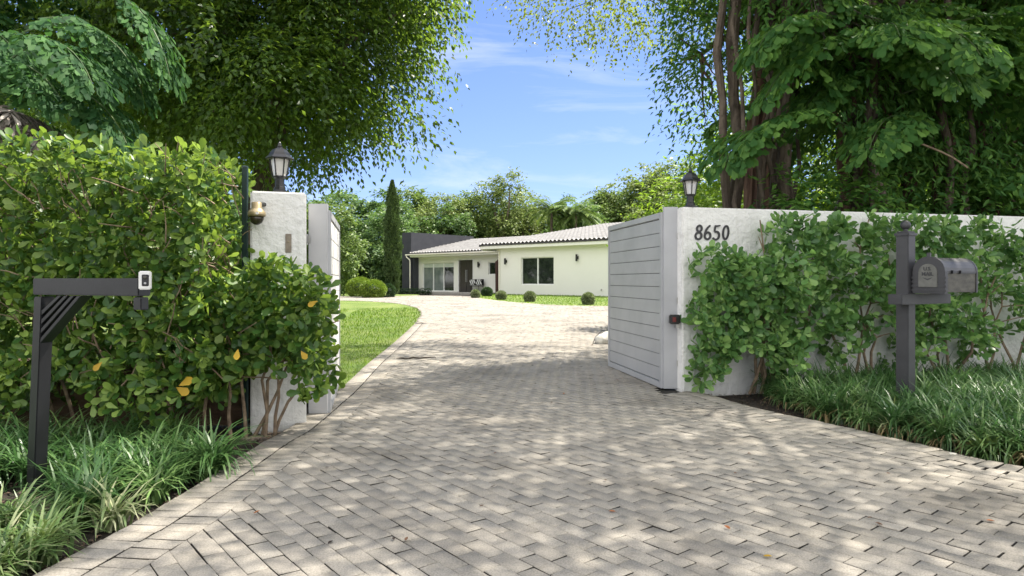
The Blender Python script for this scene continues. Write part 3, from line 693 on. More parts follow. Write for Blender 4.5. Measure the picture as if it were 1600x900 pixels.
def leaf(label, hinge, far, z0, z1, plate_w, side, mat, nb):
    d = Vector(far) - Vector(hinge); off = Vector((side * plate_w, 0, 0)); d2 = d - off.xy.to_3d() if False else Vector((far[0] - hinge[0] - off.x, far[1] - hinge[1], 0))
    ang = math.atan2(d2.y, d2.x); L = d2.length
    t = thing('driveway_gate', label, 'gate', (hinge[0], hinge[1], 0), 0, 'driveway gate leaves')
    MM = Matrix.Translation(off) @ Matrix.Rotation(ang, 4, 'Z'); H = z1 - z0; zc = (z0 + z1) / 2
    f = MB()
    for x in (.035, L - .03): f.box((x, 0, zc), (.06, .05, H), MM)
    for z in (z0 + .035, z1 - .035): f.box((L / 2, 0, z), (L - .13, .05, .07), MM)
    f.build('frame', M['gate'], t, bevel=.004)
    b = MB(); hh = (H - .16) / nb
    for i in range(nb): b.box((L / 2, 0, z0 + .08 + hh * (i + .5)), (L - .13, .03, hh - .006), MM)
    b.build('board_panel', M[mat], t, bevel=.003)
    bk = MB(); bk.box((L / 2, 0, zc), (L - .128, .008, H - .15), MM); bk.build('backing', M['gap'], t)
    p_ = MB(); p_.box((side * plate_w / 2, 0, zc + .03), (plate_w, .05, H + .06)); p_.build('stile_plate', M['gate'], t, bevel=.004)
    for z in (z0 + .3, zc, z1 - .28):
        h_ = MB(); h_.tube([(-side * .014, -.02, z - .05), (-side * .014, -.02, z + .05)], .012, 8); h_.box((-side * .004, -.035, z), (.05, .008, .07)); h_.build('hinge', M['steel'], t, bevel=.002)
    return t
gR = leaf('pale grey horizontal-board gate leaf standing open at the right wall', (1.945, 8.02), (1.45, 10.15), .03, 2.10, .17, -1, 'gate', 12)
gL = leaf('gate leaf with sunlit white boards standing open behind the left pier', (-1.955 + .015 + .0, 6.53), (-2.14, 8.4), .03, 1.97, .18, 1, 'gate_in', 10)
q = MB(); q.box((0, 0, 0), (.12, .08, .11)); t = thing('gate_sensor', 'small black sensor box with red lens at the right gate hinge', 'sensor', at(1054, 499, 7.90))
q.build('housing', M['black'], t, bevel=.012); q = MB(); q.box((-.012, -.037, 0), (.045, .012, .06)); q.build('lens', M['red'], t, bevel=.003)
q = MB(); q.box((.035, -.0, -.07), (.04, .03, .06)); q.build('bracket', M['steel'], t)

# ------------------------------------------------------------------ lanterns
def lantern(loc, label, rot):
    t = thing('pier_lantern', label, 'lantern', loc, rot, 'black lanterns on the gate piers')
    q = MB(); q.lathe([(.085, 0), (.085, .012), (.05, .022), (.05, .03)], 6); q.build('base', M['black'], t)
    q = MB(); q.lathe([(.045, .03), (.045, .05), (.036, .055), (.036, .12), (.05, .125), (.05, .135)], 8); q.build('neck', M['black'], t, smooth=False)
    q = MB(); q.lathe([(.046, .137), (.07, .275)], 6); q.build('glass', M['glass_w'], t)
    q = MB()
    for k in range(6):
        a = k * math.pi / 3; q.tube([(.052 * math.cos(a), .052 * math.sin(a), .132), (.076 * math.cos(a), .076 * math.sin(a), .278)], .0055, 5)
    q.tube([(.05 * math.cos(a), .05 * math.sin(a), .135) for a in [i * math.pi / 3 for i in range(7)]], .006, 5)
    q.build('cage', M['black'], t)
    q = MB(); q.lathe([(.105, .272), (.112, .28), (.085, .305), (.075, .325), (.055, .35), (.028, .365), (.02, .37)], 6); q.build('roof', M['black'], t)
    t.scale = (1.14,) * 3
    q = MB(); q.lathe([(.018, .368), (.022, .378), (.012, .388), (.014, .398), (.003, .418)], 8); q.build('finial', M['black'], t, smooth=True)
    return t
lantern((at(437, 300, 6.2).x, 6.2, 2.085), 'black six-sided lantern on top of the left gate pier', .3)
lantern(tuple(Vector((1.965, 7.98, 2.148)) + WD * .13), 'black six-sided lantern on the end of the right boundary wall', .52)

# dome camera
dl = at(401, 335, 5.86)
t = thing('dome_camera', 'tarnished brass dome security camera on the left pier', 'security camera', dl)
q = MB(); q.lathe([(.035, .105), (.042, .10), (.042, .055), (.06, .035), (.072, .02), (.075, 0), (.072, -.018)], 20); q.build('housing', M['brass'], t, smooth=True)
q = MB(); q.lathe([(.062, -.018), (.058, -.045), (.045, -.07), (.02, -.088), (.004, -.092)], 20); q.build('dome', M['smoke'], t, smooth=True)
q = MB(); q.tube([(.0, .02, .09), (.02, .26, .11)], .02, 8); q.build('bracket', M['black'], t)
q = MB(); q.lathe([(.012, 0), (.012, .006)], 12); o = q.build('emblem', M['white_plastic'], t); o.rotation_euler = (R(90), 0, 0); o.location = (.03, -.067, .004)

# ------------------------------------------------------------------ intercom post (left)
pb = G(56, 765); t = thing('intercom_post', 'black square gooseneck post with slatted brace in the left foreground', 'post', (pb.x, pb.y, 0), R(-25))
PS = .078
q = MB(); lean = .085
q.hexa([(-PS / 2, -PS / 2, -.05), (PS / 2, -PS / 2, -.05), (PS / 2, PS / 2, -.05), (-PS / 2, PS / 2, -.05)], [(-PS / 2 + lean, -PS / 2, 1.2), (PS / 2 + lean, -PS / 2, 1.2), (PS / 2 + lean, PS / 2, 1.2), (-PS / 2 + lean, PS / 2, 1.2)])
q.build('post_shaft', M['post_black'], t, bevel=.005)
q = MB(); q.box((.515, 0, 1.262), (.96, PS, .10)); q.build('arm', M['post_black'], t, bevel=.005)
for i in range(4):
    a = .10 + i * .055; q = MB(); q.hexa([(lean * .7 + PS / 2 - .01, -.035, 1.2 - a - .03 - .0), (lean * .7 + PS / 2 - .01, .035, 1.2 - a - .03), (lean * .7 + PS / 2 - .01, .035, 1.2 - a), (lean * .7 + PS / 2 - .01, -.035, 1.2 - a)],
        [(.16 + a * 1.1 + .038, -.035, 1.207), (.16 + a * 1.1 + .038, .035, 1.207), (.16 + a * 1.1, .035, 1.207), (.16 + a * 1.1, -.035, 1.207)]); q.build('brace_slat', M['post_black'], t, bevel=.002)
q = MB(); q.box((.965, 0, 1.17), (.065, .05, .07)); q.build('drop_tab', M['post_black'], t, bevel=.004)
il = Matrix.Rotation(R(-25), 4, 'Z') @ Vector((1.08, -.06, 1.30)) + Vector((pb.x, pb.y, 0))
t = thing('doorbell_camera', 'small white video doorbell on the end of the black post arm', 'doorbell', il, R(14)); t.scale = (.70,) * 3
q = MB(); q.box((0, 0, 0), (.085, .05, .145)); q.build('case', M['white_plastic'], t, bevel=.008)
q = MB(); q.box((.008, -.028, .0), (.05, .008, .09)); q.build('faceplate', M['black'], t, bevel=.004)
q = MB(); q.lathe([(.014, 0), (.014, .006), (.008, .01)], 14); o = q.build('lens', M['smoke'], t); o.rotation_euler = (R(90), 0, 0); o.location = (.008, -.032, .022)
q = MB(); q.lathe([(.009, 0), (.009, .004)], 14); o = q.build('button', M['steel'], t); o.rotation_euler = (R(90), 0, 0); o.location = (.008, -.032, -.022)

# ------------------------------------------------------------------ mailbox
mY = 6.75; mx0 = (1415 - 800) / FPX * mY
t = thing('mailbox', 'dark slate mailbox with arched door and ball-topped square post', 'mailbox', (mx0, mY, 0), R(30))
q = MB(); q.box((0, 0, .86), (.125, .125, 1.78)); q.build('post_shaft', M['mail_grey'], t, bevel=.006)
q = MB(); q.box((0, 0, 1.752), (.15, .15, .03)); q.box((0, 0, 1.775), (.12, .12, .016)); q.build('cap', M['mail_grey'], t, bevel=.005)
q = MB(); q.lathe([(.02, 1.78), (.022, 1.80)] + [(.048 * math.sin(a), 1.845 - .048 * math.cos(a)) for a in [R(x) for x in range(25, 180, 12)]], 20); q.build('ball_finial', M['mail_grey'], t, smooth=True)
q = MB(); q.box((.19, -.035, 1.115), (.86, .14, .10)); q.build('support_arm', M['mail_grey'], t, bevel=.005)
bxo = Matrix.Translation((.03, -.225, 0)) @ Matrix.Rotation(R(-90), 4, 'Z')
# box body: long axis local y' ; door faces -y'
def archprof(w, h0, h1, n=12):
    pts = [(-w, h0), (w, h0), (w, h1)]
    for i in range(1, n): a = math.pi * i / n; pts.append((w * math.cos(a), h1 + w * .95 * math.sin(a)))
    pts.append((-w, h1)); return pts
def archbox(name, w, h0, h1, y0, y1, mat, MMx, bevel=.003):
    q = MB(); P = archprof(w, h0, h1); q.hexa([MMx @ Vector((x, y0, z)) for x, z in P], [MMx @ Vector((x, y1, z)) for x, z in P]); return q.build(name, mat, t, bevel=bevel)
lo = 1.185; hi = 1.185 + .20
archbox('body', .135, lo, hi, 0, .56, M['mail_faded'], bxo)
archbox('door_surround', .152, lo - .012, hi, -.045, .012, M['mail_grey'], bxo)
archbox('lid_top', .141, hi - .02, hi + .001, .014, .572, M['mail_grey'], bxo)
archbox('rear_band', .144, lo - .006, hi, .535, .568, M['mail_grey'], bxo)
archbox('door_plate', .088, lo + .05, hi - .01, -.056, -.04, M['mail_plate'], bxo)
for z in (lo + .02, lo + .06, lo + .10, lo + .14):
    q = MB(); q.box((0, -.025, z), (.322, .05, .022), bxo); q.build('quoin_band', M['mail_grey'], t, bevel=.003)
q = MB(); q.box((0, -.03, hi + .155), (.03, .035, .05), bxo); q.build('keystone', M['mail_grey'], t, bevel=.004)
for y in (.10, .24):
    q = MB(); q.box((.148, y, hi - .005), (.022, .03, .03), bxo); q.build('flag_clip', M['black'], t, bevel=.003)
def text_mesh(s, size, depth):
    c = bpy.data.curves.new('txt', 'FONT'); c.body = s; c.size = size; c.extrude = depth; c.align_x = 'CENTER'; c.align_y = 'CENTER'; c.offset = size * .012
    o = bpy.data.objects.new('txt', c); COL.objects.link(o); dg = bpy.context.evaluated_depsgraph_get(); dg.update()
    me = bpy.data.meshes.new_from_object(o.evaluated_get(dg)); bpy.data.objects.remove(o); return me
for s, z, sz in (('U.S.', hi + .025, .048), ('MAIL', hi - .025, .05)):
    me = text_mesh(s, sz, .003); me.transform(bxo @ Matrix.Translation((0, -.058, z)) @ Matrix.Rotation(R(90), 4, 'X')); link('lettering', me, M['mail_grey'], t)
q = MB(); 
for sg in (-1, 1): q.add([bxo @ Vector(p) for p in ((0, -.0575, hi - .07), (sg * .05, -.0575, hi - .055), (sg * .03, -.0575, hi - .07), (0, -.0575, hi - .085))], [(0, 1, 2, 3)])
q.build('emblem', M['mail_grey'], t)

# ------------------------------------------------------------------ clusia hedges
def clusia_bits(name_parent, ells_or_box, nsh, mat, L=.105, dirbias=None, seed=0, n=5, thresh=-9, zlean=.25, wr=.54):
    x0, x1, y0, y1, z0, z1f = ells_or_box
    m = nsh * 3; X = RNG.uniform(x0, x1, m); 
    zt = z1f(X) if callable(z1f) else np.full(m, z1f)
    zb = z0(X) if callable(z0) else np.full(m, z0)
    Z = zb + (zt - zb) * RNG.random(m) ** .9; Y = y0 + (y1 - y0) * RNG.random(m) ** 1.5
    P = np.stack([X, Y, Z], 1); nz_ = bumpy(P, 2.4, seed)
    P[:, 1] += .045 * nz_ ; P[:, 2] += .03 * bumpy(P, 3.3, seed + 1) * (Z > zt - .3)
    keep = bumpy(P, 3.0, seed + 5) > thresh; P = P[keep][:nsh]; zt = zt[keep][:nsh]
    top = np.clip((P[:, 2] - (zt - .22)) / .22, 0, 1)[:, None]
    D = np.array([0, -1, .35]) * (1 - top) + np.array([0, -.25, 1.0]) * top + RNG.normal(0, .45, P.shape)
    if dirbias is not None: D = D + np.array(dirbias)
    pp, d, nn, LL = rosettes(P, D, n, L)
    return leafmesh('foliage', pp, d, nn, LL, LL * wr, 'obov', mat, name_parent, world=True, smooth=True)
def stems(parent, bases, tops, r=.018, mat='stem', name='stems', q=None):
    q = q or MB()
    for b, tt in zip(bases, tops):
        P = wob(b, tt, 6, .05); q.tube(P, [r * (1 - .6 * i / 6) for i in range(7)], 6)
        for k in (3, 4, 5):
            e = P[k] + Vector((random.uniform(-.3, .3), random.uniform(-.2, .1), random.uniform(.0, .15))); q.tube(wob(P[k], e, 3, .06), [r * .5, r * .42, r * .34, r * .2], 5)
    return q.build(name, M[mat], parent, world=True)
hedge = thing('hedge', 'tall clipped hedge with glossy paddle leaves and sunlit top on the left', 'hedge', (-4.8, 5.6, 0))
topf = lambda X: 2.30 + (-2.1 - X) * .058
clusia_bits(hedge, (-8.2, -2.3, 5.12, 6.2, lambda X: .34 + .18 * np.sin(X * 5), topf), 7600, M['clusia'], .092, seed=1, thresh=-1.0)
# loose branchlets hanging at the bottom
hb = [(x, 5.75 + random.uniform(-.2, .15), 0) for x in np.arange(-7.8, -2.2, .22)]
# twiggy interior
q = MB()
for k in range(800):
    a = Vector((random.uniform(-8, -2.2), random.uniform(5.12, 5.8), random.uniform(.45, 2.15))); b = a + Vector((random.uniform(-.25, .25), random.uniform(-.25, .05), random.uniform(.0, .35)))
    q.tube(wob(a, b, 3, .1), [.006, .005, .004, .003], 4, False)
stems(hedge, hb, [(x + random.uniform(-.35, .35), y - random.uniform(0, .35), random.uniform(.9, 1.7)) for x, y, z in hb], .016, q=q)
q = None
low = thing('shrub', 'lower leggy shrub with dark paddle leaves in front of the left pier', 'shrub', (-1.9, 5.75, 0))
clusia_bits(low, (-2.75, -1.50, 5.35, 5.9, lambda X: .28 + .34 * np.abs(np.sin(X * 4)), lambda X: 1.40 + .05 * np.sin(X * 9)), 720, M['clusia'], .10, seed=4, dirbias=(.2, 0, -.1))
lb = [(-2.15, 5.7, 0), (-2.1, 5.75, 0), (-2.05, 5.68, 0), (-2.0, 5.75, 0), (-2.2, 5.65, 0), (-1.98, 5.7, 0)]
stems(low, lb, [(-1.55, 5.7, 1.1), (-1.75, 5.6, 1.3), (-1.95, 5.6, 1.35), (-1.6, 5.65, .8), (-2.2, 5.6, 1.3), (-1.8, 5.5, 1.0)], .016)
# yellow leaves on the hedge
yl = thing('yellow_leaf', 'single bright yellow leaf hanging low on the tall left hedge', 'leaf', at(275, 605, 5.15))
o = leafmesh('blade', [(0, 0, 0), (0.02, 0, .01)], [(.9, -.2, -.4), (.6, 0, .3)], [(.1, -1, .4), (0, -1, .3)], .12, .07, 'obov', M['yellow_leaf'], yl, smooth=True)

YL = [(at(160, 565, 5.1), 'small yellow leaf low on the hedge beside the post brace'), (at(372, 545, 5.1), 'yellow leaf in the hedge left of the pier foot'), (at(497, 470, 5.3), 'orange-yellow leaf high on the lower shrub'), (at(470, 548, 5.3), 'small yellow leaf low on the lower shrub')]
for p_, lab in YL:
    yy = thing('yellow_leaf', lab, 'leaf', p_); leafmesh('blade', [(0, 0, 0)], [(random.uniform(-1, 1), -.2, -.5)], [(.1, -1, .4)], .085, .05, 'obov', M['yellow_leaf'], yy, smooth=True)
defs = [  # x0,x1,z0,z1,count,seed,label, stem xs
 (2.03, 3.25, .62, 1.60, 620, 11, 'broad flat-topped shrub with paddle leaves just right of the gate', (2.72, 2.86, 2.98)),
 (2.95, 3.75, .75, 2.12, 330, 12, 'tall loose shrub against the white wall below the house number', (3.2, 3.35)),
 (3.65, 4.65, .85, 2.13, 400, 13, 'tall paddle-leaf shrub on the wall just left of the mailbox post', (4.02, 4.3)),
 (4.6, 5.7, .75, 2.16, 480, 14, 'paddle-leaf shrub on the wall directly behind the mailbox', (4.9, 5.2, 5.4)),
 (5.6, 7.2, .75, 2.10, 560, 15, 'paddle-leaf shrub at the right edge beyond the mailbox', (6.0, 6.4, 6.8)),
]
for x0, x1, z0, z1, cnt, sd, lab, sx in defs:
    wy = lambda x: 7.88 + (x - 1.965) * .2461
    y = wy((x0 + x1) / 2) - .28
    sh = thing('shrub', lab, 'shrub', ((x0 + x1) / 2, y, 0), 0, 'paddle-leaf shrubs along the right wall')
    c0 = (x0 + x1) / 2; ztop = (lambda X, z1=z1, sd=sd: z1 + .05 * np.sin(X * 7 + sd) - (.0 if sd == 11 else .18 * np.abs(np.sin(X * 2.9 + sd))))
    clusia_bits(sh, (x0, x1, wy(c0) - .62, wy(c0) - .10 - .0, lambda X, z0=z0, sd=sd: z0 - .34 + .25 * np.sin(X * 6 + sd), ztop), int(cnt * (.85 if sd == 11 else .72)), M['clusia_cool'], .115, seed=sd, thresh=(-.6 if sd == 11 else -.2))
    bs = [(x, wy(x) - .25, 0) for x in sx] + [(x + .06, wy(x) - .22, 0) for x in sx]
    stems(sh, bs, [(b[0] + random.uniform(-.55, .45), wy(b[0]) - random.uniform(.25, .45), random.uniform(1.1, z1 - .1)) for b in bs], .020)

# ------------------------------------------------------------------ liriope
def blades(P, nb=90, L=.40, w=.008, lean=(.15, 1.0), seg=5):
    m = len(P); k = m * nb; base = np.repeat(P, nb, 0) + np.concatenate([RNG.normal(0, .035, (k, 2)), np.zeros((k, 1))], 1)
    ph = RNG.uniform(0, 6.283, k); le = RNG.uniform(*lean, k); LL = L * RNG.uniform(.55, 1.15, k) * np.repeat(RNG.uniform(.8, 1.15, m), nb)
    h = np.stack([np.cos(ph), np.sin(ph), np.zeros(k)], 1); sd = np.stack([-np.sin(ph), np.cos(ph), np.zeros(k)], 1)
    cur = RNG.uniform(1.2, 3.0, k) * (.45 + .75 * le); V = np.zeros((k, 2 * seg, 3)); p = base.copy(); a = le * .3 + .12
    for i in range(seg):
        ww = w * (1, 1.1, .9, .6, .12)[i] * RNG.uniform(.8, 1.2, k)[:, None] if i < seg - 1 else w * .1
        V[:, 2 * i] = p - sd * ww; V[:, 2 * i + 1] = p + sd * ww
        d = h * np.sin(a)[:, None] + np.array([0, 0, 1.0]) * np.cos(a)[:, None]; p = p + d * (LL / (seg - 1))[:, None]; a = a + cur / (seg - 1) * 1.1
    f = np.array([(2 * i, 2 * i + 1, 2 * i + 3, 2 * i + 2) for i in range(seg - 1)])
    F = (f[None] + (np.arange(k) * 2 * seg)[:, None, None]).reshape(-1, 4)
    return V.reshape(-1, 3), F, np.repeat(np.repeat(RNG.random(m) * .5, nb) + RNG.random(k) * .5, 2 * seg)
def scatter_poly(poly, sp, jit=.4):
    poly = np.array(poly); x0, y0 = poly.min(0); x1, y1 = poly.max(0)
    gx, gy = np.meshgrid(np.arange(x0, x1, sp), np.arange(y0, y1, sp)); P = np.stack([gx.ravel(), gy.ravel()], 1) + RNG.uniform(-jit, jit, (gx.size, 2)) * sp
    return P[inpoly(P, poly)]
def clear_of_drive(P, d):
    P = P[~inpoly(P, drive_poly)]; return P[(edge_dist(P, left_edge) > d) & (edge_dist(P, right_edge) > d)]
PL_ = clear_of_drive(scatter_poly([(-7, 2.0), (-1.9, 2.0), (-1.9, 5.45), (-7, 5.5)], .21), .16)
PL_ = PL_[~((PL_[:, 0] > -2.5) & (PL_[:, 1] > 5.0))]
PL_ = PL_[np.hypot(PL_[:, 0] - pb.x + .05, PL_[:, 1] - pb.y + .28) > .42]
z3 = lambda P: np.concatenate([P, np.full((len(P), 1), -.04)], 1)
front = PL_[:, 1] < 3.75
V, F, r = blades(z3(PL_[~front]), 75, .42); tag(meshnp('ground_cover', V, F, r, M['liri']), 'dark green strappy lily turf under the left hedge', 'ground cover', kind='stuff')
V, F, r = blades(z3(PL_[front]), 75, .33); tag(meshnp('ground_cover', V, F, r, M['liri_v']), 'pale-edged strappy grass in the bottom left corner of the bed', 'ground cover', kind='stuff')
PR_ = clear_of_drive(scatter_poly([(2.55, 7.75), (2.75, 6.0), (3.4, 4.4), (6, 2.5), (9, 4), (9, 9.2), (4.4, 8.25)], .21), .26)
PR_ = PR_[~((PR_[:, 0] < 2.85) & (PR_[:, 1] > 6.2))]
V, F, r = blades(z3(PR_), 80, .49); tag(meshnp('ground_cover', V, F, r, M['liri']), 'strappy green lily turf in the bed around the mailbox post', 'ground cover', kind='stuff')
near = PR_[edge_dist(PR_, right_edge) < .75]
V, F, r = blades(z3(near), 24, .36, lean=(.7, 1.5)); tag(meshnp('dry_grass', V, F, r, M['liri_dry']), 'dry straw-coloured blades along the paved edge on the right', 'dry grass', kind='stuff')
V, F, r = blades(z3(near[::2]), 26, .38, lean=(.3, 1.2)); tag(meshnp('ground_cover', V, F, r, M['liri_v']), 'pale-tipped blades at the front of the right bed', 'ground cover', kind='stuff')
for (px, py, nb, L, m_, lab) in ((330, 738, 170, .52, 'liri', 'large dark arching grass clump beside the paved edge under the left hedge'),
                             (60, 868, 170, .36, 'liri_v', 'variegated cream and green grass clump in the bottom left corner'),
                             (1405, 668, 150, .42, 'liri', 'upright bright green grass clump at the foot of the mailbox post'),
                             (1540, 712, 130, .34, 'liri_v', 'brown-tipped grass clump by the paved edge at the right')):
    c = G(px, py); tq = thing('grass_clump', lab, 'grass clump', (c.x, c.y, -.04))
    V, F, r = blades(np.array([[0, 0, 0.]]), nb, L, .009); meshnp('blades', V, F, r, M[m_], tq)
# mulch chips
def chips(poly, n, mat, lab, cat):
    poly = np.array(poly); x0, y0 = poly.min(0); x1, y1 = poly.max(0); P = np.stack([RNG.uniform(x0, x1, n * 3), RNG.uniform(y0, y1, n * 3)], 1); P = P[inpoly(P, poly) & ~inpoly(P, drive_poly)][:n]
    P3 = np.concatenate([P, (Tn(P[:, 0], P[:, 1]) - .045 + RNG.uniform(0, .02, len(P)))[:, None]], 1)
    D = rdir(len(P)); D[:, 2] *= .25; N = np.array([0, 0, 1.]) + RNG.normal(0, .3, D.shape)
    return tag(leafmesh('mulch', P3, D, N, RNG.uniform(.02, .06, len(P)), RNG.uniform(.008, .02, len(P)), 'rhomb', mat), lab, cat, kind='stuff')
chips([(-7, 2), (-1.8, 2), (-1.8, 6.2), (-7, 6.2)], 9000, M['mulchchip'], 'dark mulch and litter in the left bed', 'mulch')
chips([(1.9, 7.9), (3, 5), (9, 2), (9, 9.5)], 9000, M['mulchchip'], 'dark mulch and litter in the right bed', 'mulch')

# lawn blades, denser near the camera
def lawnblades(poly, spacing_fn, lab, ymax, L=.055):
    P = scatter_poly(poly, .045); P = P[P[:, 1] < ymax]; P = P[~inpoly(P, drive_poly)]
    keep = RNG.random(len(P)) < np.clip((9.0 / P[:, 1]) ** 1.6, .05, 1); P = P[keep]
    P3 = np.concatenate([P, (Tn(P[:, 0], P[:, 1]) + .005)[:, None]], 1); sc = np.clip(P[:, 1] / 10, 1, 2.2)
    D = np.array([0, 0, 1.0]) + RNG.normal(0, .45, P3.shape); N = rdir(len(P))
    return tag(leafmesh('lawn_grass', P3, D, N, L * RNG.uniform(.7, 1.3, len(P)) * sc ** .5, .009 * sc, 'rhomb', M['lawn_blade']), lab, 'grass', kind='stuff')
lawnblades([tuple(p) for p in isl if p[0] > -7] + [(-7, 31), (-7, 9)], None, 'short mown grass of the island lawn behind the left gate leaf', 26)
P = scatter_poly(rl, .16); P = P[(P[:, 1] < 44)]; P3 = np.concatenate([P, (Tn(P[:, 0], P[:, 1]) + .01)[:, None]], 1)
tag(leafmesh('lawn_grass', P3, np.array([0, 0, 1.]) + RNG.normal(0, .4, P3.shape), rdir(len(P)), .07, .03, 'rhomb', M['lawn_blade']), 'short mown grass of the lawn along the house wall', 'grass', kind='stuff')

# ------------------------------------------------------------------ clipped bushes
def clipped(name, lab, cat, px, py, rw, rh, mat, n=4200, L=.05, group=None, square=1.0):
    c = G(px, py) if not isinstance(px, Vector) else px; t = thing(name, lab, cat, (c.x, c.y, c.z), 0, group)
    d = rdir(n); r = RNG.uniform(.86, 1.03, n) * (1 + .04 * bumpy(d, 3, px if not isinstance(px, Vector) else 1)); P = d * np.array([rw, rw, rh]) * r[:, None]
    if square != 1: P = np.sign(P) * np.abs(P / rw) ** square * rw
    P[:, 2] += rh * .95; D = d + .6 * rdir(n)
    leafmesh('foliage', P, D, rdir(n) + d * .5, L * RNG.uniform(.7, 1.3, n), L * .55, 'rhomb', mat, t)
    q = MB(); q.lathe([(rw * .1, 0), (rw * .08, rh * .5), (rw * .4, rh * .6), (rw * .62, rh), (rw * .4, rh * 1.3), (.02, rh * 1.5)], 10); q.build('stem', M['dark_ball'], t)
    return t
B_ = 'round clipped balls along the house lawn'
clipped('ball_shrub', 'round variegated ball shrub leftmost on the lawn edge, before the bench', 'shrub', 743, 466, .21, .21, M['ball'], group=B_, L=.06)
clipped('ball_shrub', 'round variegated ball shrub just right of the corner downspout', 'shrub', 783, 469, .23, .21, M['ball'], group=B_, L=.06)
clipped('ball_shrub', 'round variegated ball shrub below the left part of the main window', 'shrub', 828, 472, .24, .23, M['ball'], group=B_, L=.06)
clipped('ball_shrub', 'largest round variegated ball shrub, nearest the right gate leaf', 'shrub', 919, 476.5, .25, .25, M['ball'], group=B_, L=.055)
clipped('ball_shrub', 'dark green ball shrub behind the others below the bench', 'shrub', 761, 463.5, .28, .25, M['dark_ball'], L=.06)
names = ['first from left', 'second from left', 'third from left', 'fourth from left', 'fifth from left', 'sixth, by the step']
for i, s in enumerate(np.linspace(-10.5, -7.6, 6)):
    w = HM @ Vector((s - .1, .95, 0)) + HO; w.z = FZ - .2
    clipped('border_shrub', 'tiny dark shrub in the row under the tall porch window, ' + names[i], 'shrub', w, 0, .23, .26, M['dark_ball'], 500, .06, 'tiny dark shrubs under the porch window')
c = G(577, 461.5); clipped('clipped_bush', 'rounded yellow-green clipped bush in front, beside the cypress', 'bush', Vector((-8.14, 40.0, c.z - .05)), 0, .76, .56, M['boxball'], 9000, .075)
clipped('clipped_bush', 'taller rounded clipped bush at the back, left of its twin', 'bush', Vector((-9.46, 42.6, c.z - .05)), 0, .85, .64, M['boxball'], 9000, .075)
clipped('clipped_bush', 'deeper green clipped bush tucked against the cypress foot', 'bush', Vector((-7.4, 40.9, c.z - .05)), 0, .4, .45, M['dark_ball'], 4000, .07)

# ------------------------------------------------------------------ cypress
cyp = thing('cypress', 'tall narrow columnar cypress left of the house', 'tree', (-187 / FPX * 41.5, 41.5, T(-7.2, 41.5)))
n = 26000; z = RNG.random(n) ** .8; rr = np.interp(z, [0, .06, .3, .55, .78, .92, 1], [.30, .44, .54, .50, .38, .2, .02]); rr = rr * .82; a = RNG.uniform(0, 6.283, n)
zz = z * 6.9 + .15; lump = 1 + .17 * np.sin(a * 3 + zz * 2.5) + .12 * np.sin(zz * 4.3 + 1) + .12 * np.sin(a * 7 - zz * 6); r = rr * lump * RNG.uniform(.72, 1.05, n)
P = np.stack([r * np.cos(a), r * np.sin(a), zz], 1); D = np.stack([np.cos(a) * .5, np.sin(a) * .5, np.full(n, 1.0)], 1) + RNG.normal(0, .3, (n, 3))
leafmesh('crown', P, D, rdir(n), .13, .06, 'rhomb', M['cypress'], cyp)
q = MB(); q.tube([(0, 0, -.1), (0, 0, 3), (0, 0, 5.2)], [.13, .1, .03], 8); q.build('trunk', M['bark'], cyp)

# ------------------------------------------------------------------ trees
def tree(name, lab, base, ells, ntw, leaf_mat, bark='bark', trunk_r=.25, tn=6, tl=.35, droop=.5, L=.08, w=.5, tpl='rhomb', thresh=-9, seed=0, group=None, noise=.18, s=1.2, inner=.45, nl=None, forks=None, cat='tree', extra=None, clusters=None, lr=None):
    t = thing(name, lab, cat, base, 0, group)
    P, D = blob(ells, ntw, inner, noise, s, seed, thresh, clusters)
    tone = TONE if clusters else None
    if extra is not None:
        keep = extra(P); P, D = P[keep], D[keep]
        if tone is not None: tone = tone[keep]
    pp, d, nn, LL = twigs(P, D, tn, tl, droop, L, w)
    leafmesh('crown', pp, d, nn, LL, LL * w, tpl, leaf_mat, t, world=True, rnd=None if tone is None else np.repeat(tone, tn) * .6 + RNG.random(len(pp)) * .4)
    q = MB(); b = Vector(base) + Vector((0, 0, -.15)); ells_s = sorted(ells, key=lambda e: -e[3]); cen = Vector(ells_s[0][:3]); fk = Vector(forks) if forks else b.lerp(cen, .55); fk.z = max(fk.z, b.z + 1.0)
    q.tube(wob(b, fk, 5, .03), [trunk_r * (1.15 - .09 * i) for i in range(6)], 10)
    for e in ells:
        c = Vector(e[:3]); q.tube(wob(fk, c, 6, .06), [(lr or trunk_r * .6) * (1 - .11 * i) for i in range(7)], 7)
        br = (lr * 1.6) if lr else trunk_r
        for k in range(nl or 5):
            dd = Vector(rdir(1)[0]); tip = c + Vector((dd.x * e[3], dd.y * e[4], dd.z * e[5])) * .85; q.tube(wob(c, tip, 4, .06), [br * .25, br * .18, br * .12, br * .08, br * .03], 5)
    q.build('trunk', M[bark], t, world=True)
    return t
# the big ficus over the left side
tree('ficus_tree', 'large dark ficus with drooping crown overhanging the left side behind the pier', (-6.2, 15.5, 0),
     [(-5.6, 14.0, 6.6, 3.4, 3.4, 2.9), (-3.3, 13.3, 5.9, 1.7, 2.0, 2.2), (-2.8, 13.5, 7.8, 1.4, 2.2, 2.0), (-4.5, 13.0, 4.9, 2.1, 2.0, 1.25), (-7.5, 14, 6.5, 2.6, 3, 3.0), (-4.2, 14, 9.2, 3.5, 3.5, 2.4)],
     23000, M['ficus'], trunk_r=.38, tn=7, tl=.55, droop=.75, L=.12, w=.5, seed=2, noise=.26, s=1.0, inner=.30, thresh=-1.2, clusters=(950, .30))
